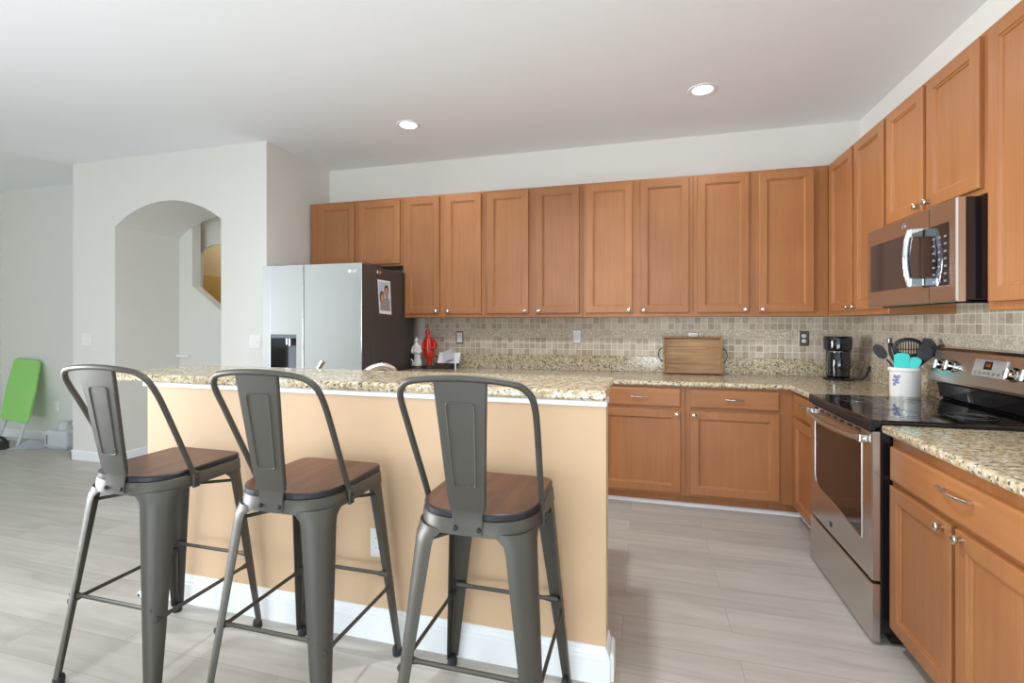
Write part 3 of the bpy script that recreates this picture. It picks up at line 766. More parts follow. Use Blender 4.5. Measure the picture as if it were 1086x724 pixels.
# magnet and photo on the side
o = MB(); o.box(FX1-0.0015, FX1+0.014, -0.795, -0.735, 1.712, 1.738, 0.004)
tag(o.build('magnet_clip', M['chrome']), 'small silver magnet clip high on the dark refrigerator side', 'magnet')
t = thing('photo_print', 'photo print of a couple stuck to the dark refrigerator side', 'photo', (FX1, -0.665, 1.40))
mb = MB()
FP = lambda a, b, n: Vector((FX1+0.0005+n, a, b))
quad = [(-0.745, 1.396), (-0.555, 1.388), (-0.578, 1.668), (-0.775, 1.668)]
mb.prism(quad, lambda a, b, n: FP(a, b, n), 0.0, 0.0012); mb.build('paper', M['paper'], t)
mb = MB(); mb.prism([(-0.738, 1.42), (-0.574, 1.414), (-0.592, 1.655), (-0.765, 1.655)], FP, 0.0013, 0.0016); mb.build('picture', M['photosky'], t)
def disc(mb, c, ra, rb, n0, n1, k=20): mb.prism([(c[0]+ra*math.cos(2*PI*i/k), c[1]+rb*math.sin(2*PI*i/k)) for i in range(k)], FP, n0, n1)
mb = MB(); mb.prism([(-0.737, 1.421), (-0.577, 1.416), (-0.583, 1.50), (-0.620, 1.535), (-0.66, 1.52), (-0.70, 1.505), (-0.735, 1.47)], FP, 0.0017, 0.0020); mb.build('shirts', M['shirt'], t)
mb = MB(); disc(mb, (-0.712, 1.530), 0.034, 0.050, 0.0021, 0.0023); disc(mb, (-0.640, 1.585), 0.036, 0.048, 0.0021, 0.0023); mb.build('hair', M['hair'], t)
mb = MB(); disc(mb, (-0.707, 1.520), 0.024, 0.036, 0.0024, 0.0026); disc(mb, (-0.640, 1.570), 0.029, 0.042, 0.0024, 0.0026); mb.build('faces', M['skin'], t)

# ------------------------------------------------------------------ range
RY0, RY1 = -1.938, -1.172     # near, far
t = thing('kitchen_range', 'stainless electric range with black glass top and oven door', 'range', (-0.33, -1.55, 0))
mb = MB(); mb.box(-0.648, -0.03, RY0+0.004, RY1-0.004, 0.05, 0.885, 0.003, 1); mb.box(-0.60, -0.06, RY0+0.03, RY1-0.03, 0.0, 0.05); mb.build('body', M['glossblack'], t)
mb = MB(); nosed(mb, [(-0.685, RY0), (-0.055, RY0), (-0.055, RY1), (-0.685, RY1)], 0.8855, 0.921, 0.006); o = mb.build('cooktop', M['glass'], t)
mb = MB()
for cx_, cy_, r in ((-0.50, -1.36, 0.10), (-0.50, -1.74, 0.115), (-0.24, -1.36, 0.075), (-0.24, -1.74, 0.085)):
    for rr_ in (r, r*0.62): mb.tube([(cx_+rr_*math.cos(a*PI/20), cy_+rr_*math.sin(a*PI/20), 0.9211) for a in range(40)], 0.0009, 6, closed=True)
mb.build('burner_marks', M['ring'], o)
mb = MB(); mb.box(-0.688, -0.665, RY0+0.002, RY1-0.002, 0.876, 0.906, 0.004); mb.build('front_trim', M['black'], o)
# oven door
F = face_right(-0.650)
mb = MB()
a0_, a1_, z0_, z1_ = RY0+0.004, RY1-0.004, 0.262, 0.872
def ins(d, n): return (a0_+d, a1_-d, z0_+d, z1_-d, n)
rings_panel(mb, F, [ins(0, 0.0), ins(0, 0.026), ins(0.004, 0.030)])
od = mb.build('oven_door', M['steel'], t)
mb = MB()
wy0, wy1, wz0, wz1 = -1.845, -1.262, 0.41, 0.805
win = [(wy0, wz1), (wy0, wz0-0.01), (-1.80, wz0-0.005), (-1.55, wz0+0.02), (-1.35, wz0+0.03), (-1.28, wz0+0.05), (wy1, wz0+0.085), (wy1, wz1)]
mb.prism(win, F, 0.029, 0.0312); mb.build('oven_window', M['window'], od)
mb = MB(); mb.tube([F(a, b, 0.031) for a, b in win], 0.003, 8, closed=True); mb.build('window_rim', M['steel'], od)
mb = MB()
hp = [(-1.895, 0.835, 0.036), (-1.88, 0.834, 0.055), (-1.80, 0.830, 0.071), (-1.68, 0.826, 0.080), (-1.555, 0.825, 0.083), (-1.43, 0.826, 0.080), (-1.31, 0.830, 0.071), (-1.23, 0.834, 0.055), (-1.215, 0.835, 0.036)]
mb.tube([F(*p) for p in hp], 0.0135, 14, sub=5, flat=(1.0, 0.85)); 
for yy in (-1.888, -1.222): mb.box(-0.714, -0.679, yy-0.016, yy+0.016, 0.818, 0.852, 0.006)
mb.build('handle', M['steel'], od)
for k in range(7):
    yy = -1.83+k*0.088; mb = MB(); mb.box(-0.6815, -0.679, yy, yy+0.05, 0.852, 0.862); mb.build('vent_slot', M['black'], od)
mb = MB(); mb.box(-0.6825, -0.6795, -1.495, -1.470, 0.300, 0.322, 0.0008, 1); o = mb.build('badge', M['black'], od)
text_part('badge_letter', 'M', 0.018, (-0.6828, -1.4825, 0.311), ROT_RIGHT, M['chrome'], o)
mb = MB()
a0_, a1_, z0_, z1_ = RY0+0.004, RY1-0.004, 0.012, 0.248
rings_panel(mb, F, [ins(0, 0.0), ins(0, 0.026), ins(0.004, 0.030)])
mb.build('storage_drawer', M['steel'], t)
# backguard: black riser then a tilted stainless console
mb = MB()
mb.prism([(-0.016, 0.921), (-0.060, 0.921), (-0.075, 0.935), (-0.085, 1.005), (-0.016, 1.02)], lambda a, b, d: Vector((a, d, b)), RY0+0.005, RY1-0.005)
bg = mb.build('backguard', M['glossblack'], t)
mb = MB()
prof = [(-0.014, 1.01), (-0.105, 1.012), (-0.118, 1.020), (-0.120, 1.032), (-0.086, 1.176), (-0.072, 1.190), (-0.03, 1.196), (-0.014, 1.185)]
mb.prism(prof, lambda a, b, d: Vector((a, d, b)), RY0, RY1)
cons = mb.build('control_console', M['steel'], t)
tilt = Vector((-0.086+0.120, 0, 1.176-1.032)).normalized(); nrm = Vector((-tilt.z, 0, tilt.x))
def FC(u, s, n): return Vector((-0.120, 0, 1.032)) + tilt*s + nrm*n + Vector((0, u, 0))
mb = MB()
rings_panel(mb, FC, [(-1.715, -1.505, 0.046, 0.124, 0.0), (-1.715, -1.505, 0.046, 0.124, 0.004), (-1.712, -1.508, 0.049, 0.121, 0.006)])
dp = mb.build('display_panel', M['panelgrey'], cons)
mb = MB(); rings_panel(mb, FC, [(-1.630, -1.578, 0.078, 0.116, 0.006), (-1.630, -1.578, 0.078, 0.116, 0.0072)]); mb.build('display', M['glossblack'], dp)
mb = MB()
for k, y in enumerate((-1.596, -1.606, -1.616)):
    rings_panel(mb, FC, [(y-0.003, y+0.003, 0.090, 0.1035, 0.0073), (y-0.003, y+0.003, 0.090, 0.1035, 0.0077)])
mb.build('display_digits', M['digits'], dp)
mb = MB()
for k in range(6):
    y = -1.53-0.03*k; rings_panel(mb, FC, [(y-0.007, y+0.007, 0.055, 0.067, 0.006), (y-0.007, y+0.007, 0.055, 0.067, 0.0072)])
mb.build('buttons', M['pewter'], dp)
for y in (-1.255, -1.345, -1.760, -1.850):
    mb = MB(); p = FC(y, 0.072, 0.0)
    mb.lathe([(0.031, 0), (0.031, 0.006), (0.026, 0.009), (0.0235, 0.024), (0.021, 0.029), (0, 0.030)], p, nrm, 24)
    mb.tube([FC(y, 0.050, 0.031), FC(y, 0.094, 0.031)], 0.006, 8)
    mb.build('knob', M['chrome'], cons)

# ------------------------------------------------------------------ microwave
MY0, MY1, MZ0, MZ1, MX = -1.970, -1.194, 1.402, 1.808, -0.41
t = thing('microwave_oven', 'stainless over-the-range microwave with curved handle under the short cabinet', 'microwave', (-0.2, -1.58, MZ0))
mb = MB(); mb.box(MX+0.03, -0.012, MY0+0.002, MY1-0.002, MZ0+0.006, MZ1, 0.003, 1); mb.box(MX+0.05, -0.05, MY0+0.05, MY1-0.05, MZ0-0.006, MZ0+0.006, 0.003, 1); mb.build('body', M['glossblack'], t)
F = face_right(MX+0.03)
a0_, a1_, z0_, z1_ = MY0, MY1, MZ0, MZ1
mb = MB(); rings_panel(mb, F, [ins(0, 0.0), ins(0, 0.024), ins(0.005, 0.030)]); md = mb.build('door', M['steel'], t)
mb = MB(); mb.prism([(-1.735, 1.48), (-1.235, 1.48), (-1.235, 1.725), (-1.735, 1.725)], F, 0.0295, 0.0312); mb.build('window', M['mwglass'], md)
mb = MB(); mb.prism([(-1.922, 1.470), (-1.74, 1.470), (-1.74, 1.722), (-1.922, 1.722)], F, 0.0295, 0.0315); cp = mb.build('control_panel', M['glossblack'], md)
mb = MB()
for i in range(3):
    for j in range(7):
        y = -1.900+i*0.040; z = 1.488+j*0.030
        rings_panel(mb, F, [(y-0.009, y+0.009, z-0.004, z+0.004, 0.0315), (y-0.009, y+0.009, z-0.004, z+0.004, 0.032)])
mb.build('buttons', M['greyplastic'], cp)
mb = MB(); rings_panel(mb, F, [(MY0+0.185, MY0+0.188, MZ0+0.01, 1.468, 0.030), (MY0+0.185, MY0+0.188, MZ0+0.01, 1.468, 0.0306)]); rings_panel(mb, F, [(MY0+0.185, MY0+0.188, 1.724, MZ1-0.01, 0.030), (MY0+0.185, MY0+0.188, 1.724, MZ1-0.01, 0.0306)]); mb.build('door_seam', M['black'], md)
mb = MB()
hy = -1.735
mb.tube([F(hy, 1.478, 0.074), F(hy, 1.52, 0.084), F(hy, 1.56, 0.089), F(hy, 1.60, 0.091), F(hy, 1.64, 0.089), F(hy, 1.68, 0.084), F(hy, 1.722, 0.074)], 0.0125, 12, sub=4, flat=(1.25, 0.8))
for z in (1.495, 1.709):
    mb.box(MX-0.053, MX-0.0005, hy-0.012, hy+0.012, z-0.020, z+0.020, 0.006)
mb.build('handle', M['chrome'], md)
mb = MB(); c_ = F(-1.575, 1.768, 0.030)
mb.lathe([(0, 0), (0.017, 0), (0.017, 0.0012), (0, 0.0014)], c_, (-1, 0, 0), 28); lg = mb.build('logo_disc', M['pewter'], md)
mb = MB(); mb.tube([F(-1.575+0.0135*math.cos(a*PI/16), 1.768+0.0135*math.sin(a*PI/16), 0.0316) for a in range(32)], 0.0011, 6, closed=True)
mb.tube([F(-1.575+0.007*math.cos(a*0.35)*(0.4+a/16), 1.768+0.007*math.sin(a*0.35)*(0.4+a/16), 0.0318) for a in range(17)], 0.0011, 6); mb.build('logo_monogram', M['chrome'], lg)

# ------------------------------------------------------------------ bar stools
def make_stool():
    t = thing('bar_stool', '', 'bar stool', (0, 0, 0), 'bar stools')
    def outline(grow=0.0, n=10):
        hx, hf, hr = 0.183+grow, 0.190+grow, 0.195+grow      # half width, front (+y), rear (-y)
        rf, rb = 0.045+grow, 0.125+grow
        pts = []
        for cx, cy, r, a0 in ((hx-rf, hf-rf, rf, 0), (-hx+rf, hf-rf, rf, PI/2), (-hx+rb, -hr+rb, rb, PI), (hx-rb, -hr+rb, rb, 1.5*PI)):
            for k in range(n+1):
                a = a0+k*(PI/2)/n; pts.append((cx+r*math.cos(a), cy+r*math.sin(a)))
        return pts
    P = lambda g, z: [Vector((a, b, z)) for a, b in outline(g)]
    # seat: wooden plate, burnt black rim
    mb = MB(); mb.mi = 1
    mb.loft([P(-0.004, 0.7465), P(0.001, 0.749), P(0.001, 0.762)], cap=True)
    mb.loft([P(0.001, 0.762), P(-0.0015, 0.7655), P(-0.005, 0.767)], cap=False, smooth=True)
    mb.mi = 0; top = P(-0.005, 0.767); mb.faces(top, [tuple(range(len(top)))])
    bmesh.ops.remove_doubles(mb.bm, verts=mb.bm.verts, dist=1e-5)
    mb.build('seat', [M['seatwood'], M['burnt']], t)
    # pressed steel pan: skirt under the seat
    mb = MB()
    mb.loft([P(-0.03, 0.746), P(0.000, 0.746), P(0.004, 0.741), P(0.008, 0.702), P(0.004, 0.700), P(-0.002, 0.735)], cap=False, smooth=True)
    mb.faces(P(-0.03, 0.746), [tuple(range(len(P(0, 0))))])
    mb.build('seat_pan', M['gun'], t)
    # pressed legs: folded corner section, wide above and narrow below
    for sx in (-1, 1):
        for sy in (-1, 1):
            mb = MB(); rings = []
            hx0, hy0, r0 = 0.187, (0.194 if sy > 0 else 0.197), (0.050 if sy > 0 else 0.095)
            LZ = lambda q: 0.712-q*(0.712-0.028)
            hx1, hy1 = 0.238, (0.240 if sy > 0 else 0.256)
            qs = [0, 0.02, 0.045, 0.08, 0.12, 0.17, 0.24, 0.33, 0.45, 0.6, 0.75, 0.9, 1.0]
            for q in qs:
                z = LZ(q)
                ox = hx0+(hx1-hx0)*q; oy = hy0+(hy1-hy0)*q
                fl = 0.080*(1-q)+0.034*q + 0.045*max(0, 1-q/0.06)**2.0
                r = r0*(1-q)+0.015*q
                r = min(r, fl*0.93)
                out = [(0, fl)]+[(r-r*math.cos(a*PI/16), r-r*math.sin(a*PI/16)) for a in range(0, 9)]+[(fl, 0)]
                th = 0.004
                inn = [(fl, th)]+[(r-(r-th)*math.cos(a*PI/16), r-(r-th)*math.sin(a*PI/16)) for a in range(8, -1, -1)]+[(th, fl)]
                rings.append([Vector((sx*(ox-a), sy*(oy-b), z)) for a, b in out+inn])
            mb.loft(rings, smooth=True)
            # pressed rib near the foot
            c = []
            for q in (0.60, 0.66, 0.78, 0.90, 0.94):
                ox = hx0+(hx1-hx0)*q; oy = hy0+(hy1-hy0)*q; r = min(r0*(1-q)+0.015*q, 0.93*(0.080*(1-q)+0.034*q))
                k_ = r*(1-0.7071)+0.0045
                c.append((sx*(ox-k_), sy*(oy-k_), LZ(q)))
            mb.tube(c, [0.002, 0.0065, 0.0065, 0.0065, 0.002], 8, sub=3)
            lg = mb.build('leg', M['gun'], t)
            mb = MB(); mb.lathe([(0.017, 0), (0.019, 0.003), (0.019, 0.022), (0.015, 0.034), (0.010, 0.036)], (sx*0.223, sy*(hy1-0.015), 0), (sx*-0.06, sy*-0.06, 1), 16); mb.build('rubber_foot', M['rubber'], lg)
    # foot rails
    def rail(p, q):
        p, q = Vector(p), Vector(q)
        f = lambda s: p.lerp(q, s)
        MB().tube([f(0), f(0.08), f(0.13), f(0.5), f(0.87), f(0.92), f(1)], [0.011, 0.011, 0.0075, 0.0075, 0.0075, 0.011, 0.011], 10, flat=(0.8, 1.0)).build('foot_rail', M['gun'], t)
    zf = 0.322; k = 0.203
    rail((-k+0.008, k+0.003, zf), (k-0.008, k+0.003, zf)); rail((-k+0.008, -k-0.013, zf), (k-0.008, -k-0.013, zf))
    zs = 0.290; k = 0.209
    rail((k, -k-0.008, zs), (k, k-0.004, zs)); rail((-k, -k-0.008, zs), (-k, k-0.004, zs))
    # crossed braces under the seat
    k = 0.170
    MB().tube([(-k, -k, 0.652), (0, 0, 0.664), (k, k, 0.652)], 0.0065, 8, sub=3).build('brace', M['gun'], t)
    MB().tube([(k, -k, 0.638), (0, 0, 0.650), (-k, k, 0.638)], 0.0065, 8, sub=3).build('brace', M['gun'], t)
    # bent tube hoop of the back
    right = [(0.1885, -0.046, 0.705), (0.1885, -0.050, 0.735), (0.193, -0.095, 0.835), (0.199, -0.147, 0.945), (0.203, -0.190, 1.035), (0.2035, -0.214, 1.080), (0.198, -0.233, 1.115), (0.180, -0.247, 1.139), (0.152, -0.257, 1.152), (0.09, -0.266, 1.161), (0, -0.270, 1.165)]
    pts = right+[(-a, b, c) for a, b, c in reversed(right[:-1])]
    MB().tube(pts, 0.0098, 12, sub=4).build('back_hoop', M['gun'], t)
    for s in (-1, 1):
        mb = MB(); mb.box(s*0.1945-0.005, s*0.1945+0.005, -0.062, -0.034, 0.694, 0.755, 0.004); b = mb.build('bracket', M['gun'], t)
        for z in (0.706, 0.727): MB().lathe([(0.0065, 0), (0.0065, 0.003), (0.004, 0.005), (0, 0.0052)], (s*0.1995, -0.048, z), (s, 0, 0), 12).build('bolt', M['rubber'], b)
    # centre splat with folded edges
    mb = MB(); rings = []
    spec = [(0.708, 0.047, -0.2065, 0.002), (0.740, 0.047, -0.2050, 0.002), (0.768, 0.048, -0.2030, 0.004), (0.778, 0.053, -0.205, 0.010), (0.800, 0.057, -0.212, 0.014), (0.90, 0.063, -0.229, 0.014), (1.00, 0.069, -0.245, 0.014), (1.08, 0.0745, -0.258, 0.014), (1.158, 0.080, -0.270, 0.012)]
    for z, hw, y, lip in spec:
        th = 0.003
        o_ = [(-hw, lip), (-hw, 0.003), (-hw+0.003, 0), (-hw*0.5, -0.001), (0, -0.0015), (hw*0.5, -0.001), (hw-0.003, 0), (hw, 0.003), (hw, lip)]
        i_ = [(hw-th, lip), (hw-th, th+0.001), (hw*0.5, th), (0, th), (-hw*0.5, th), (-hw+th, th+0.001), (-hw+th, lip)]
        rings.append([Vector((a, y+b, z)) for a, b in o_+i_])
    mb.loft(rings, smooth=True)
    sp = mb.build('back_splat', M['gun'], t)
    yy = lambda z: -0.212-(z-0.80)*0.162-0.0012
    loop = []
    for (cx, cz, a0) in ((0.024, 0.860, -PI/2), (0.032, 1.085, 0), (-0.032, 1.085, PI/2), (-0.024, 0.860, PI)):
        for q in range(5):
            a = a0+q*(PI/2)/4; x = cx+0.010*math.cos(a); z = cz+0.010*math.sin(a); loop.append((x, yy(z), z))
    MB().tube(loop, 0.0030, 8, closed=True).build('pressed_outline', M['gun'], sp)
    for s in (-1, 1):
        MB().lathe([(0.0075, 0), (0.0075, 0.003), (0.005, 0.0055), (0, 0.006)], (s*0.036, -0.2072, 0.724), (0, -1, 0), 12).build('bolt', M['rubber'], sp)
    return t
stool = make_stool()
for i, (x, y, lab) in enumerate(((-2.073, -2.722, 'metal bar stool with wooden seat nearest the open end of the bar'),
                                 (-2.750, -2.728, 'middle metal bar stool with wooden seat, in front of the low wall outlet'),
                                 (-3.418, -2.735, 'metal bar stool with wooden seat at the archway end of the bar'))):
    o = stool if i == 0 else copy_tree(stool)
    o.location = (x, y, 0); o['label'] = lab

# ------------------------------------------------------------------ things on the worktop
# wooden tray leaning on the upstand
t = thing('serving_tray', 'rustic wooden serving tray with wire handles leaning on the backsplash', 'tray', (-1.20, -0.10, CT))
TW, TH, TD = 0.452, 0.300, 0.042
ang = math.radians(12.5)
Rt = Matrix.Rotation(-ang, 3, 'X')
t0 = Vector((-1.206, -0.092, CT+0.0012))
def TR(mb):
    for v in mb.bm.verts: v.co = t0 + Rt @ v.co
    return mb
mb = MB()
for k in range(4): mb.box(-TW/2+0.012, TW/2-0.012, -0.012, 0.0, 0.012+k*(TH-0.024)/4+0.0008, 0.012+(k+1)*(TH-0.024)/4-0.0008, 0.001, 1)
TR(mb).build('base_boards', M['traywood'], t)
mb = MB(); mb.box(-TW/2, TW/2, -TD, 0.002, 0, 0.012, 0.002); mb.box(-TW/2, TW/2, -TD, 0.002, TH-0.012, TH, 0.002)
mb.box(-TW/2, -TW/2+0.012, -TD, 0.002, 0.0125, TH-0.0125, 0.002); mb.box(TW/2-0.012, TW/2, -TD, 0.002, 0.0125, TH-0.0125, 0.002)
TR(mb).build('rim', M['traywood'], t)
for s in (-1, 1):
    mb = MB(); mb.tube([(s*TW/2, -0.02, 0.095), (s*(TW/2+0.020), -0.022, 0.105), (s*(TW/2+0.034), -0.024, 0.135), (s*(TW/2+0.036), -0.024, 0.155), (s*(TW/2+0.030), -0.023, 0.180), (s*(TW/2+0.016), -0.022, 0.200), (s*TW/2, -0.02, 0.208)], 0.0038, 8, sub=3)
    TR(mb).build('handle', M['rubber'], t)

# coffee maker
cx_, cy_ = -0.215, -0.215
t = thing('coffee_maker', 'small black drip coffee maker in the corner of the worktop', 'coffee maker', (cx_, cy_, CT))
rc = Matrix.Rotation(math.radians(-12), 3, 'Z')
def RC(mb):
    for v in mb.bm.verts: v.co = Vector((cx_, cy_, CT)) + rc @ v.co
    return mb
mb = MB(); mb.lathe([(0.098, 0.0), (0.10, 0.004), (0.10, 0.014), (0.092, 0.020), (0, 0.020)], (0, 0, 0), (0, 0, 1), 32, sy=1.05); RC(mb).build('base', M['glossblack'], t)
mb = MB(); mb.box(-0.075, 0.078, 0.02, 0.095, 0.018, 0.24, 0.02, 4); RC(mb).build('water_tank', M['glossblack'], t)
mb = MB(); mb.lathe([(0.060, 0.021), (0.070, 0.030), (0.073, 0.10), (0.070, 0.185), (0.066, 0.195), (0.066, 0.205), (0, 0.205)], (0, -0.012, 0), (0, 0, 1), 32); RC(mb).build('carafe', M['glossblack'], t)
mb = MB(); mb.lathe([(0.075, 0.21), (0.088, 0.225), (0.092, 0.30), (0.089, 0.31), (0.083, 0.316), (0.0, 0.318)], (-0.006, 0.0, 0), (0, 0, 1), 32, sy=1.08); RC(mb).build('brew_head', M['glossblack'], t)
mb = MB()
for k in range(2): mb.lathe([(0.006, 0), (0.006, 0.003), (0, 0.004)], (0.060, -0.088+0.002, 0.055+k*0.022), (0.4, -1, 0), 12)
RC(mb).build('switch_button', M['chrome'], t)
o = MB(); 
pts = [(0.08, 0.03, 0.012), (0.12, 0.0, 0.006), (0.150, -0.01, 0.02), (0.172, 0.0, 0.06), (0.185, 0.02, 0.095), (0.190, 0.05, 0.10)]
o.tube([Vector((cx_, cy_, CT)) + rc @ Vector(p) for p in pts], [0.005, 0.005, 0.006, 0.008, 0.009, 0.006], 8, sub=4); o.build('power_cord', M['rubber'], t)

# utensil crock
kx, ky = -0.185, -1.073
t = thing('utensil_crock', 'white ceramic crock with blue flowers holding cooking utensils beside the range', 'crock', (kx, ky, CT))
mb = MB(); mb.lathe([(0.062, 0.0), (0.067, 0.004), (0.069, 0.02), (0.070, 0.135), (0.072, 0.146), (0.077, 0.150), (0.0775, 0.164), (0.074, 0.168), (0.067, 0.168), (0.065, 0.160), (0.064, 0.012), (0, 0.010)], (kx, ky, CT), (0, 0, 1), 40); mb.build('body', M['ceramic'], t)
mb = MB()
def onc(a, h, r=0.0705): return Vector((kx+r*math.cos(a), ky+r*math.sin(a), CT+h))
for a, h, r in ((-2.47, 0.105, 0.010), (-2.62, 0.118, 0.010), (-2.36, 0.120, 0.009), (-2.55, 0.090, 0.010), (-2.75, 0.098, 0.008), (-2.68, 0.075, 0.009), (-2.40, 0.086, 0.007)):
    p = onc(a, h); ax = Vector((math.cos(a), math.sin(a), 0))
    for k in range(5):
        b = 2*PI*k/5; tng = Vector((-math.sin(a), math.cos(a), 0))
        q = p+tng*(r*0.6*math.cos(b))+Vector((0, 0, r*0.6*math.sin(b)))
        mb.lathe([(0.0, 0.0), (r*0.42, 0.0), (r*0.30, 0.0012), (0, 0.0014)], q-ax*0.0003, ax, 10)
mb.build('flower_decoration', M['blueglaze'], t)
CR = CT+0.014
def utensil(name, label, cat, pts, r, headfn, mat, headname='head', head_mat=None):
    t = thing(name, label, cat, pts[0], 'utensils in the crock')
    MB().tube(pts, r, 10, sub=4).build('handle', mat, t)
    mb = MB(); headfn(mb); mb.build(headname, head_mat or mat, t)
    return t
def look(n): return Vector(n).normalized().to_track_quat('Z', 'Y').to_matrix()
camdir = Vector((-1.579+0.18, -4.236+1.07, 0.12)).normalized()
def bowl(mb, c, a, b, up, d=0.012, facing=None, holes=False):
    """spoon bowl: elongated dish with its long axis along up"""
    f = Vector(facing or camdir).normalized(); u = (Vector(up)-f*Vector(up).dot(f)).normalized(); s = u.cross(f)
    rings = []
    for rr_, dep in ((1.0, 0.0), (0.97, -0.002), (0.75, -d*0.6), (0.4, -d*0.93), (0.06, -d)):
        rings.append([Vector(c)+u*(b*rr_*math.cos(2*PI*k/28))+s*(a*rr_*math.sin(2*PI*k/28))+f*dep for k in range(28)])
    back = [[p-f*0.003 for p in r_] for r_ in reversed(rings)]
    mb.loft(list(reversed(back))[::-1][::1]+rings if False else rings, cap=True, smooth=True)
    mb.loft([[p-f*0.004 for p in r_] for r_ in rings], cap=True, smooth=True)
    mb.loft([rings[0], [p-f*0.004 for p in rings[0]]], cap=False, smooth=True)
# black solid spoon leaning towards the corner
utensil('serving_spoon', 'black solid serving spoon leaning out of the crock beside the tongs', 'utensil', [(kx+0.03, ky-0.02, CR), (kx-0.01, ky+0.02, CT+0.12), (-0.225, -0.965, CT+0.200)], 0.005,
        lambda mb: bowl(mb, (-0.245, -0.930, 1.150), 0.028, 0.047, (-0.02, 0.05, 0.06), 0.014), M['black'])
t = thing('kitchen_tongs', 'black tongs with a silver end sticking up highest in the crock', 'utensil', (kx, ky, CR), 'utensils in the crock')
for s, nm in ((-1, 'arm'), (1, 'arm')):
    mb = MB(); mb.tube([(kx+0.02, ky-0.03, CR), (-0.185+s*0.004, -1.005, CT+0.16), (-0.19+s*0.012, -0.955, CT+0.235), (-0.19+s*0.004, -0.915, CT+0.300)], [0.005, 0.006, 0.013, 0.007], 10, sub=4, flat=(0.5, 1.0)); mb.build(nm, M['black'], t)
mb = MB(); mb.box(-0.202, -0.178, -0.925, -0.898, CT+0.292, CT+0.326, 0.005); mb.build('locking_end', M['pewter'], t)
# skimmer (slotted)
def skim_head(mb):
    c = Vector((-0.135, -1.000, 1.178)); f = camdir; u = Vector((0, 0, 1)); u = (u-f*u.dot(f)).normalized(); s = u.cross(f)
    a, b = 0.062, 0.047
    mb.tube([c+s*(a*math.cos(2*PI*k/36))+u*(b*math.sin(2*PI*k/36)) for k in range(36)], 0.0105, 8, closed=True, flat=(1, 0.5))
    for k in range(-4, 5):
        x = k*0.0115; h = b*math.sqrt(max(0, 1-(x/a)**2))
        mb.tube([c+s*x-u*h+f*0.001, c+s*x-f*0.006, c+s*x+u*h+f*0.001], 0.0028, 6, sub=3)
    mb.tube([c-u*(b*0.2)-s*a*0.95, c-u*(b*0.2)-f*0.006, c-u*(b*0.2)+s*a*0.95], 0.0026, 6, sub=3)
utensil('skimmer', 'black round slotted skimmer standing in the middle of the crock', 'utensil', [(kx-0.02, ky-0.01, CR), (kx+0.01, ky+0.02, CT+0.13), (-0.143, -1.012, 1.128)], 0.005, skim_head, M['black'])
# teal spatulas
def spat(c, w_, h_, tiltv, n=0.009):
    def fn(mb):
        f = camdir; u = (Vector(tiltv)-f*Vector(tiltv).dot(f)).normalized(); s = u.cross(f)
        prof = [(-w_*0.30, -h_), (w_*0.30, -h_), (w_*0.48, -h_*0.6), (w_*0.5, h_*0.62), (w_*0.40, h_*0.9), (w_*0.1, h_), (-w_*0.30, h_*0.92), (-w_*0.48, h_*0.70), (-w_*0.5, -h_*0.6)]
        def ring(g, d): return [Vector(c)+s*(a*g)+u*(b*g)+f*d for a, b in prof]
        mb.loft([ring(0.93, -n/2), ring(1.0, -n/4), ring(1.0, n/4), ring(0.93, n/2)])
    return fn
utensil('silicone_spatula', 'larger teal silicone spatula at the front of the crock', 'utensil', [(kx+0.03, ky+0.01, CR), (kx-0.005, ky-0.03, CT+0.13), (-0.212, -1.105, CT+0.17)], 0.005,
        spat((-0.214, -1.107, 1.106), 0.070, 0.048, (0.02, 0, 1)), M['lightgrey'], 'head', M['teal'])
utensil('silicone_spatula', 'smaller teal silicone spatula tilted beside the larger one', 'utensil', [(kx-0.03, ky+0.0, CR), (kx+0.02, ky-0.03, CT+0.13), (-0.170, -1.122, CT+0.165)], 0.005,
        spat((-0.165, -1.128, 1.093), 0.050, 0.040, (0.35, -0.1, 1)), M['lightgrey'], 'head', M['teal'])
# ladle, turner, spoon on the range side
utensil('soup_ladle', 'black deep ladle in front of the turner in the crock', 'utensil', [(kx-0.04, ky+0.02, CR), (kx+0.02, ky-0.02, CT+0.13), (-0.120, -1.125, 1.120)], 0.005,
        lambda mb: bowl(mb, (-0.118, -1.128, 1.158), 0.034, 0.042, (0.02, 0, 1), 0.030), M['black'])
def turner(mb):
    f = Vector((-0.55, -0.8, 0.1)).normalized(); c = Vector((-0.085, -1.080, 1.175)); u = Vector((0.12, -0.05, 1)); u = (u-f*u.dot(f)).normalized(); s = u.cross(f)
    prof = [(-0.016, -0.055), (0.016, -0.055), (0.034, -0.02), (0.036, 0.030), (0.010, 0.056), (-0.022, 0.060), (-0.034, 0.0)]
    def ring(g, d): return [c+s*(a*g)+u*(b*g)+f*d for a, b in prof]
    mb.loft([ring(0.95, -0.004), ring(1, -0.002), ring(1, 0.002), ring(0.95, 0.004)])
utensil('turner', 'black flat turner with an angled top edge behind the ladle', 'utensil', [(kx-0.03, ky-0.03, CR), (kx+0.03, ky+0.0, CT+0.13), (-0.090, -1.078, 1.130)], 0.005, turner, M['black'])
utensil('cooking_spoon', 'black cooking spoon leaning over towards the range console', 'utensil', [(kx-0.05, ky+0.02, CR), (kx+0.045, ky-0.02, CT+0.160), (-0.095, -1.120, 1.125), (-0.075, -1.128, 1.145)], 0.005,
        lambda mb: bowl(mb, (-0.058, -1.138, 1.166), 0.028, 0.040, (0.45, -0.25, 0.8), 0.012), M['black'])

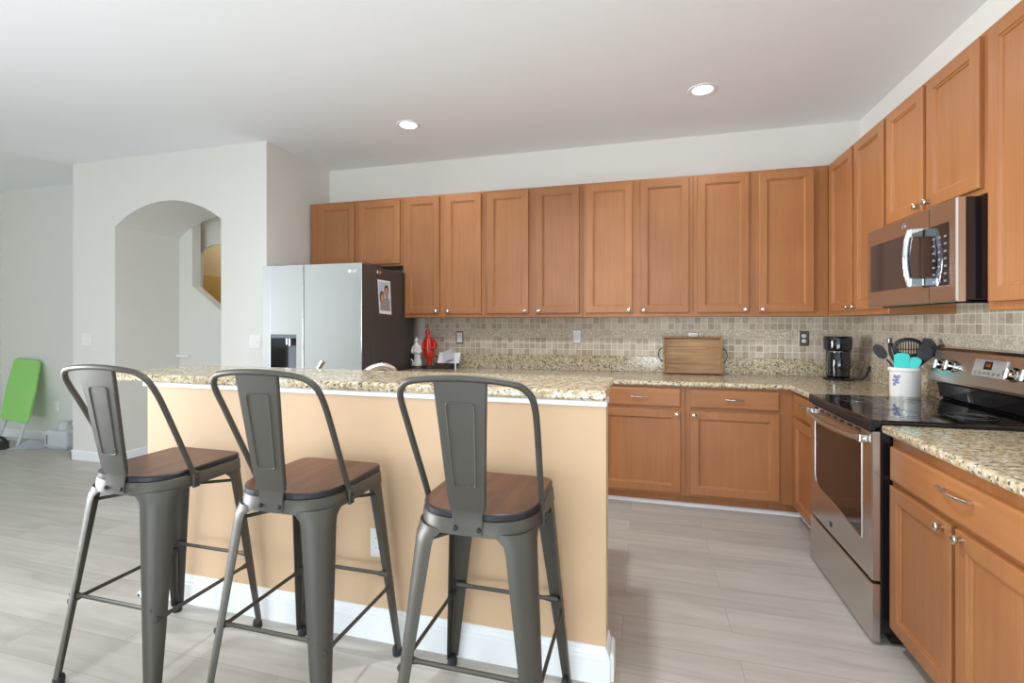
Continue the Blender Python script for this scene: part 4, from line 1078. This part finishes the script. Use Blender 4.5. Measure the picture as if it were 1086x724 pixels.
# figurines and papers next to the refrigerator
def figurine(name, label, x, y, h, mat, basemat, lean, wide):
    t = thing(name, label, 'figurine', (x, y, CT))
    mb = MB(); mb.lathe([(wide*0.95, 0), (wide, 0.004), (wide*0.92, 0.020), (wide*0.7, 0.026), (0, 0.026)], (x, y, CT), (0, 0, 1), 20, sy=0.8); mb.build('base', basemat, t)
    mb = MB(); rings = []
    if lean == 'robe':      # standing robed figure, robe flaring at the hem
        spec = [(0.024, 0.036, 0), (0.05, 0.040, 0), (0.08, 0.032, .002), (0.11, 0.030, .0), (0.14, 0.034, -.004), (0.17, 0.036, -.006), (0.19, 0.034, -.006), (0.205, 0.022, -.008), (0.214, 0.012, -.009), (0.222, 0.010, -.010), (0.229, 0.0165, -.010), (0.242, 0.0185, -.010), (0.255, 0.014, -.009), (0.263, 0.004, -.009)]
    else:                   # striding robed figure carrying a bundle
        spec = [(0.024, 0.022, .004), (0.06, 0.024, .004), (0.085, 0.026, .002), (0.095, 0.044, 0), (0.12, 0.054, 0), (0.15, 0.052, 0), (0.18, 0.046, -.003), (0.21, 0.043, -.004), (0.24, 0.040, -.006), (0.265, 0.030, -.009), (0.28, 0.020, -.011), (0.292, 0.019, -.012), (0.306, 0.023, -.013), (0.322, 0.022, -.013), (0.335, 0.015, -.012), (0.343, 0.004, -.011)]
    for z, r, dx in spec:
        ring = []
        for k in range(28):
            a = 2*PI*k/28
            fold = 1+0.07*math.sin(7*a+z*40)*(1 if z < spec[-6][0] else 0.15)
            ring.append(Vector((x+dx+r*fold*math.cos(a), y+r*0.72*fold*math.sin(a), CT+z*h)))
        rings.append(ring)
    mb.loft(rings, smooth=True); body = mb.build('figure', mat, t)
    mb = MB()
    if lean == 'robe':
        mb.tube([(x-0.036, y, CT+0.190*h), (x-0.046, y-0.012, CT+0.15*h), (x-0.030, y-0.030, CT+0.135*h), (x-0.004, y-0.034, CT+0.145*h)], [0.012, 0.012, 0.010, 0.007], 10, sub=4)
        mb.tube([(x+0.028, y, CT+0.190*h), (x+0.040, y-0.012, CT+0.15*h), (x+0.026, y-0.030, CT+0.135*h), (x+0.004, y-0.034, CT+0.145*h)], [0.012, 0.012, 0.010, 0.007], 10, sub=4)
        mb.build('arms', mat, body)
        mb = MB(); mb.ball((x-0.004, y-0.040, CT+0.150*h), 0.014, 1, 1, 1.2); mb.tube([(x-0.045, y-0.008, CT+0.03), (x-0.040, y-0.012, CT+0.06), (x-0.055, y-0.014, CT+0.085)], 0.006, 8, sub=3); mb.build('bundle', mat, body)
    else:
        mb.tube([(x-0.042, y, CT+0.245*h), (x-0.056, y-0.012, CT+0.19*h), (x-0.040, y-0.034, CT+0.165*h), (x-0.010, y-0.040, CT+0.175*h)], [0.016, 0.017, 0.013, 0.009], 10, sub=4)
        mb.tube([(x+0.030, y, CT+0.250*h), (x+0.058, y-0.012, CT+0.215*h), (x+0.062, y-0.030, CT+0.18*h), (x+0.030, y-0.040, CT+0.175*h)], [0.016, 0.018, 0.014, 0.009], 10, sub=4)
        mb.build('arms', mat, body)
        mb = MB(); mb.ball((x+0.056, y-0.008, CT+0.205*h), 0.028, 1, 0.8, 1.2); mb.build('bundle', mat, body)
        mb = MB(); mb.tube([(x+0.002, y-0.030, CT+0.26*h), (x+0.004, y-0.040, CT+0.20*h), (x+0.006, y-0.042, CT+0.13*h)], [0.002, 0.0035, 0.002], 8, sub=3); o = mb.build('sash', M['gold'], body); o['label'] = 'golden sash'
    return t
figurine('figurine', 'tall red glazed figurine of a robed figure on a dark base', -3.462, -0.215, 1.05, M['red'], M['black'], 'stride', 0.062)
figurine('figurine', 'white plaster robed figurine standing against the refrigerator side', -3.567, -0.235, 1.07, M['plaster'], M['darkwood'], 'robe', 0.058)
t = thing('letter_box', 'low dark wooden desk box beside the red figurine', 'box', (-3.32, -0.17, CT))
mb = MB(); mb.box(-3.405, -3.215, -0.235, -0.125, CT+0.001, CT+0.050, 0.004); mb.build('body', M['darkwood'], t)
mb = MB(); mb.box(-3.395, -3.272, -0.239, -0.2355, CT+0.010, CT+0.040, 0.001, 1); mb.build('front_panel', M['darkwood'], t)
mb = MB(); mb.box(-3.262, -3.222, -0.239, -0.2355, CT+0.008, CT+0.042, 0.001, 1); mb.build('dark_pocket', M['glossblack'], t)
Rp = Matrix.Rotation(math.radians(-28), 3, 'X')
o = MB(); o.box(-3.395, -3.185, -0.185, -0.183, CT+0.051, CT+0.155, rot=Rp, about=(-3.3, -0.184, CT+0.051)); tag(o.build('paper_sheet', M['paper']), 'white paper sheet leaning on the dark desk box', 'paper')
Rp2 = Matrix.Rotation(math.radians(-26), 3, 'X') @ Matrix.Rotation(math.radians(-22), 3, 'Y')
o = MB(); o.box(-3.325, -3.235, -0.200, -0.1985, CT+0.075, CT+0.175, rot=Rp2, about=(-3.28, -0.199, CT+0.12)); tag(o.build('paper_leaflet', M['bluepaper']), 'small grey-blue leaflet lying on the white paper sheet', 'paper')
o = MB(); o.box(-3.192, -3.180, -0.265, -0.262, CT+0.0005, CT+0.150); o.box(-3.192, -3.180, -0.262, -0.230, CT+0.0005, CT+0.002); tag(o.build('paper_card', M['paper']), 'narrow white card standing on edge beside the dark desk box', 'paper')

# ------------------------------------------------------------------ far left corner of the living area
t = thing('ironing_board', 'small ironing board with bright green cover leaning on the far wall', 'ironing board', (-8.22, -0.55, 0))
p0, p1 = Vector((-8.13, -0.640, 0.258)), Vector((-8.32, -0.41, 0.905))
uu = (p1-p0).normalized(); ss = Vector((1, 0, -0.06)).normalized(); nn = ss.cross(uu).normalized()
L = (p1-p0).length
def outline_board():
    pts = []
    def arcp(cx, cy, r, a0, a1):
        for k in range(7):
            a = a0+(a1-a0)*k/6; pts.append((cx+r*math.cos(a), cy+r*math.sin(a)))
    arcp(0.165, 0.05, 0.05, -PI/2, 0); pts.append((0.225, L*0.5)); arcp(0.155, L-0.05, 0.05, 0, PI/2)
    arcp(-0.155, L-0.05, 0.05, PI/2, PI); pts.append((-0.225, L*0.5)); arcp(-0.165, 0.05, 0.05, PI, 1.5*PI)
    return pts
ob = outline_board()
def ring(g, d): return [p0+ss*(a*g)+uu*(L/2+(b-L/2)*g)+nn*d for a, b in ob]
mb = MB(); mb.loft([ring(0.985, -0.012), ring(1, -0.006), ring(1, 0.006), ring(0.985, 0.012)], smooth=True); mb.build('board', M['green'], t)
for s in (-1, 1):
    a = p0+ss*(s*0.15)+uu*0.03-nn*0.016; b = Vector((p0.x+s*0.175, -0.70, 0.0)) if s < 0 else Vector((p0.x+0.155, -0.70, 0.0))
    mb = MB(); mb.tube([a, b], 0.016, 10); mb.build('leg', M['lightgrey'], t)
mb = MB(); mb.tube([(p0.x-0.165, -0.690, 0.075), (p0.x+0.152, -0.690, 0.075)], 0.012, 10); mb.build('cross_bar', M['lightgrey'], t)
t = thing('storage_tub', 'pale grey tub with a round lid knob by the pillar', 'tub', (-7.52, -0.55, 0))
bx, by = -7.51, -0.545
mb = MB(); mb.box(bx-0.15, bx+0.17, by-0.11, by+0.12, 0.012, 0.195, 0.03, 4); mb.box(bx-0.13, bx+0.15, by-0.09, by+0.10, 0.0, 0.02, 0.005); mb.build('body', M['lightgrey'], t)
mb = MB(); mb.lathe([(0.06, 0.0), (0.055, 0.02), (0.045, 0.05), (0.055, 0.075), (0.055, 0.085), (0, 0.088)], (bx-0.0, by, 0.19), (0, 0, 1), 24); mb.build('lid_knob', M['lightgrey'], t)
mb = MB(); mb.box(bx-0.105, bx-0.085, by-0.113, by-0.1095, 0.05, 0.15, 0.001, 1); mb.build('slot', M['greyplastic'], t)
# grey folded cloth
mb = MB()
prof = [(0, 0.0), (0.04, 0.02), (0.10, 0.022), (0.16, 0.055), (0.22, 0.075), (0.28, 0.062), (0.40, 0.060), (0.52, 0.045), (0.62, 0.025)]
ringsA = []
for i, (a, z) in enumerate(prof):
    k = a/0.62
    x = -7.96+a*0.50
    y0_ = -0.80+0.12*k; y1_ = -0.74+0.26*min(1, k*1.6)
    ringsA.append([Vector((x, y0_, 0.002)), Vector((x, y0_, max(0.006, z*0.25))), Vector((x, y0_*0.45+y1_*0.55, z+0.010)), Vector((x, y1_, max(0.008, z*0.9))), Vector((x, y1_, 0.002))])
mb.loft(ringsA, smooth=True)
tag(mb.build('folded_cloth', M['greycloth']), 'grey folded cloth heaped on the floor by the ironing board', 'cloth')
t = thing('clothes_iron', 'black appliance with an arched handle on the floor under the ironing board', 'appliance', (-8.07, -0.78, 0))
mb = MB(); mb.loft([[Vector((-8.11+0.04*k+a*0.6, -0.78+b*0.9, z)) for a, b in ((-0.08, -0.05), (0.12, -0.055), (0.22, 0.0), (0.12, 0.055), (-0.08, 0.05))] for k, z in ((0, 0.0), (0, 0.03), (0.1, 0.06), (0.2, 0.075))]); mb.build('body', M['black'], t)
mb = MB(); mb.tube([(-8.15, -0.78, 0.06), (-8.13, -0.78, 0.105), (-8.08, -0.78, 0.118), (-8.02, -0.78, 0.10), (-7.985, -0.78, 0.06)], 0.016, 10, sub=4); mb.build('handle', M['black'], t)
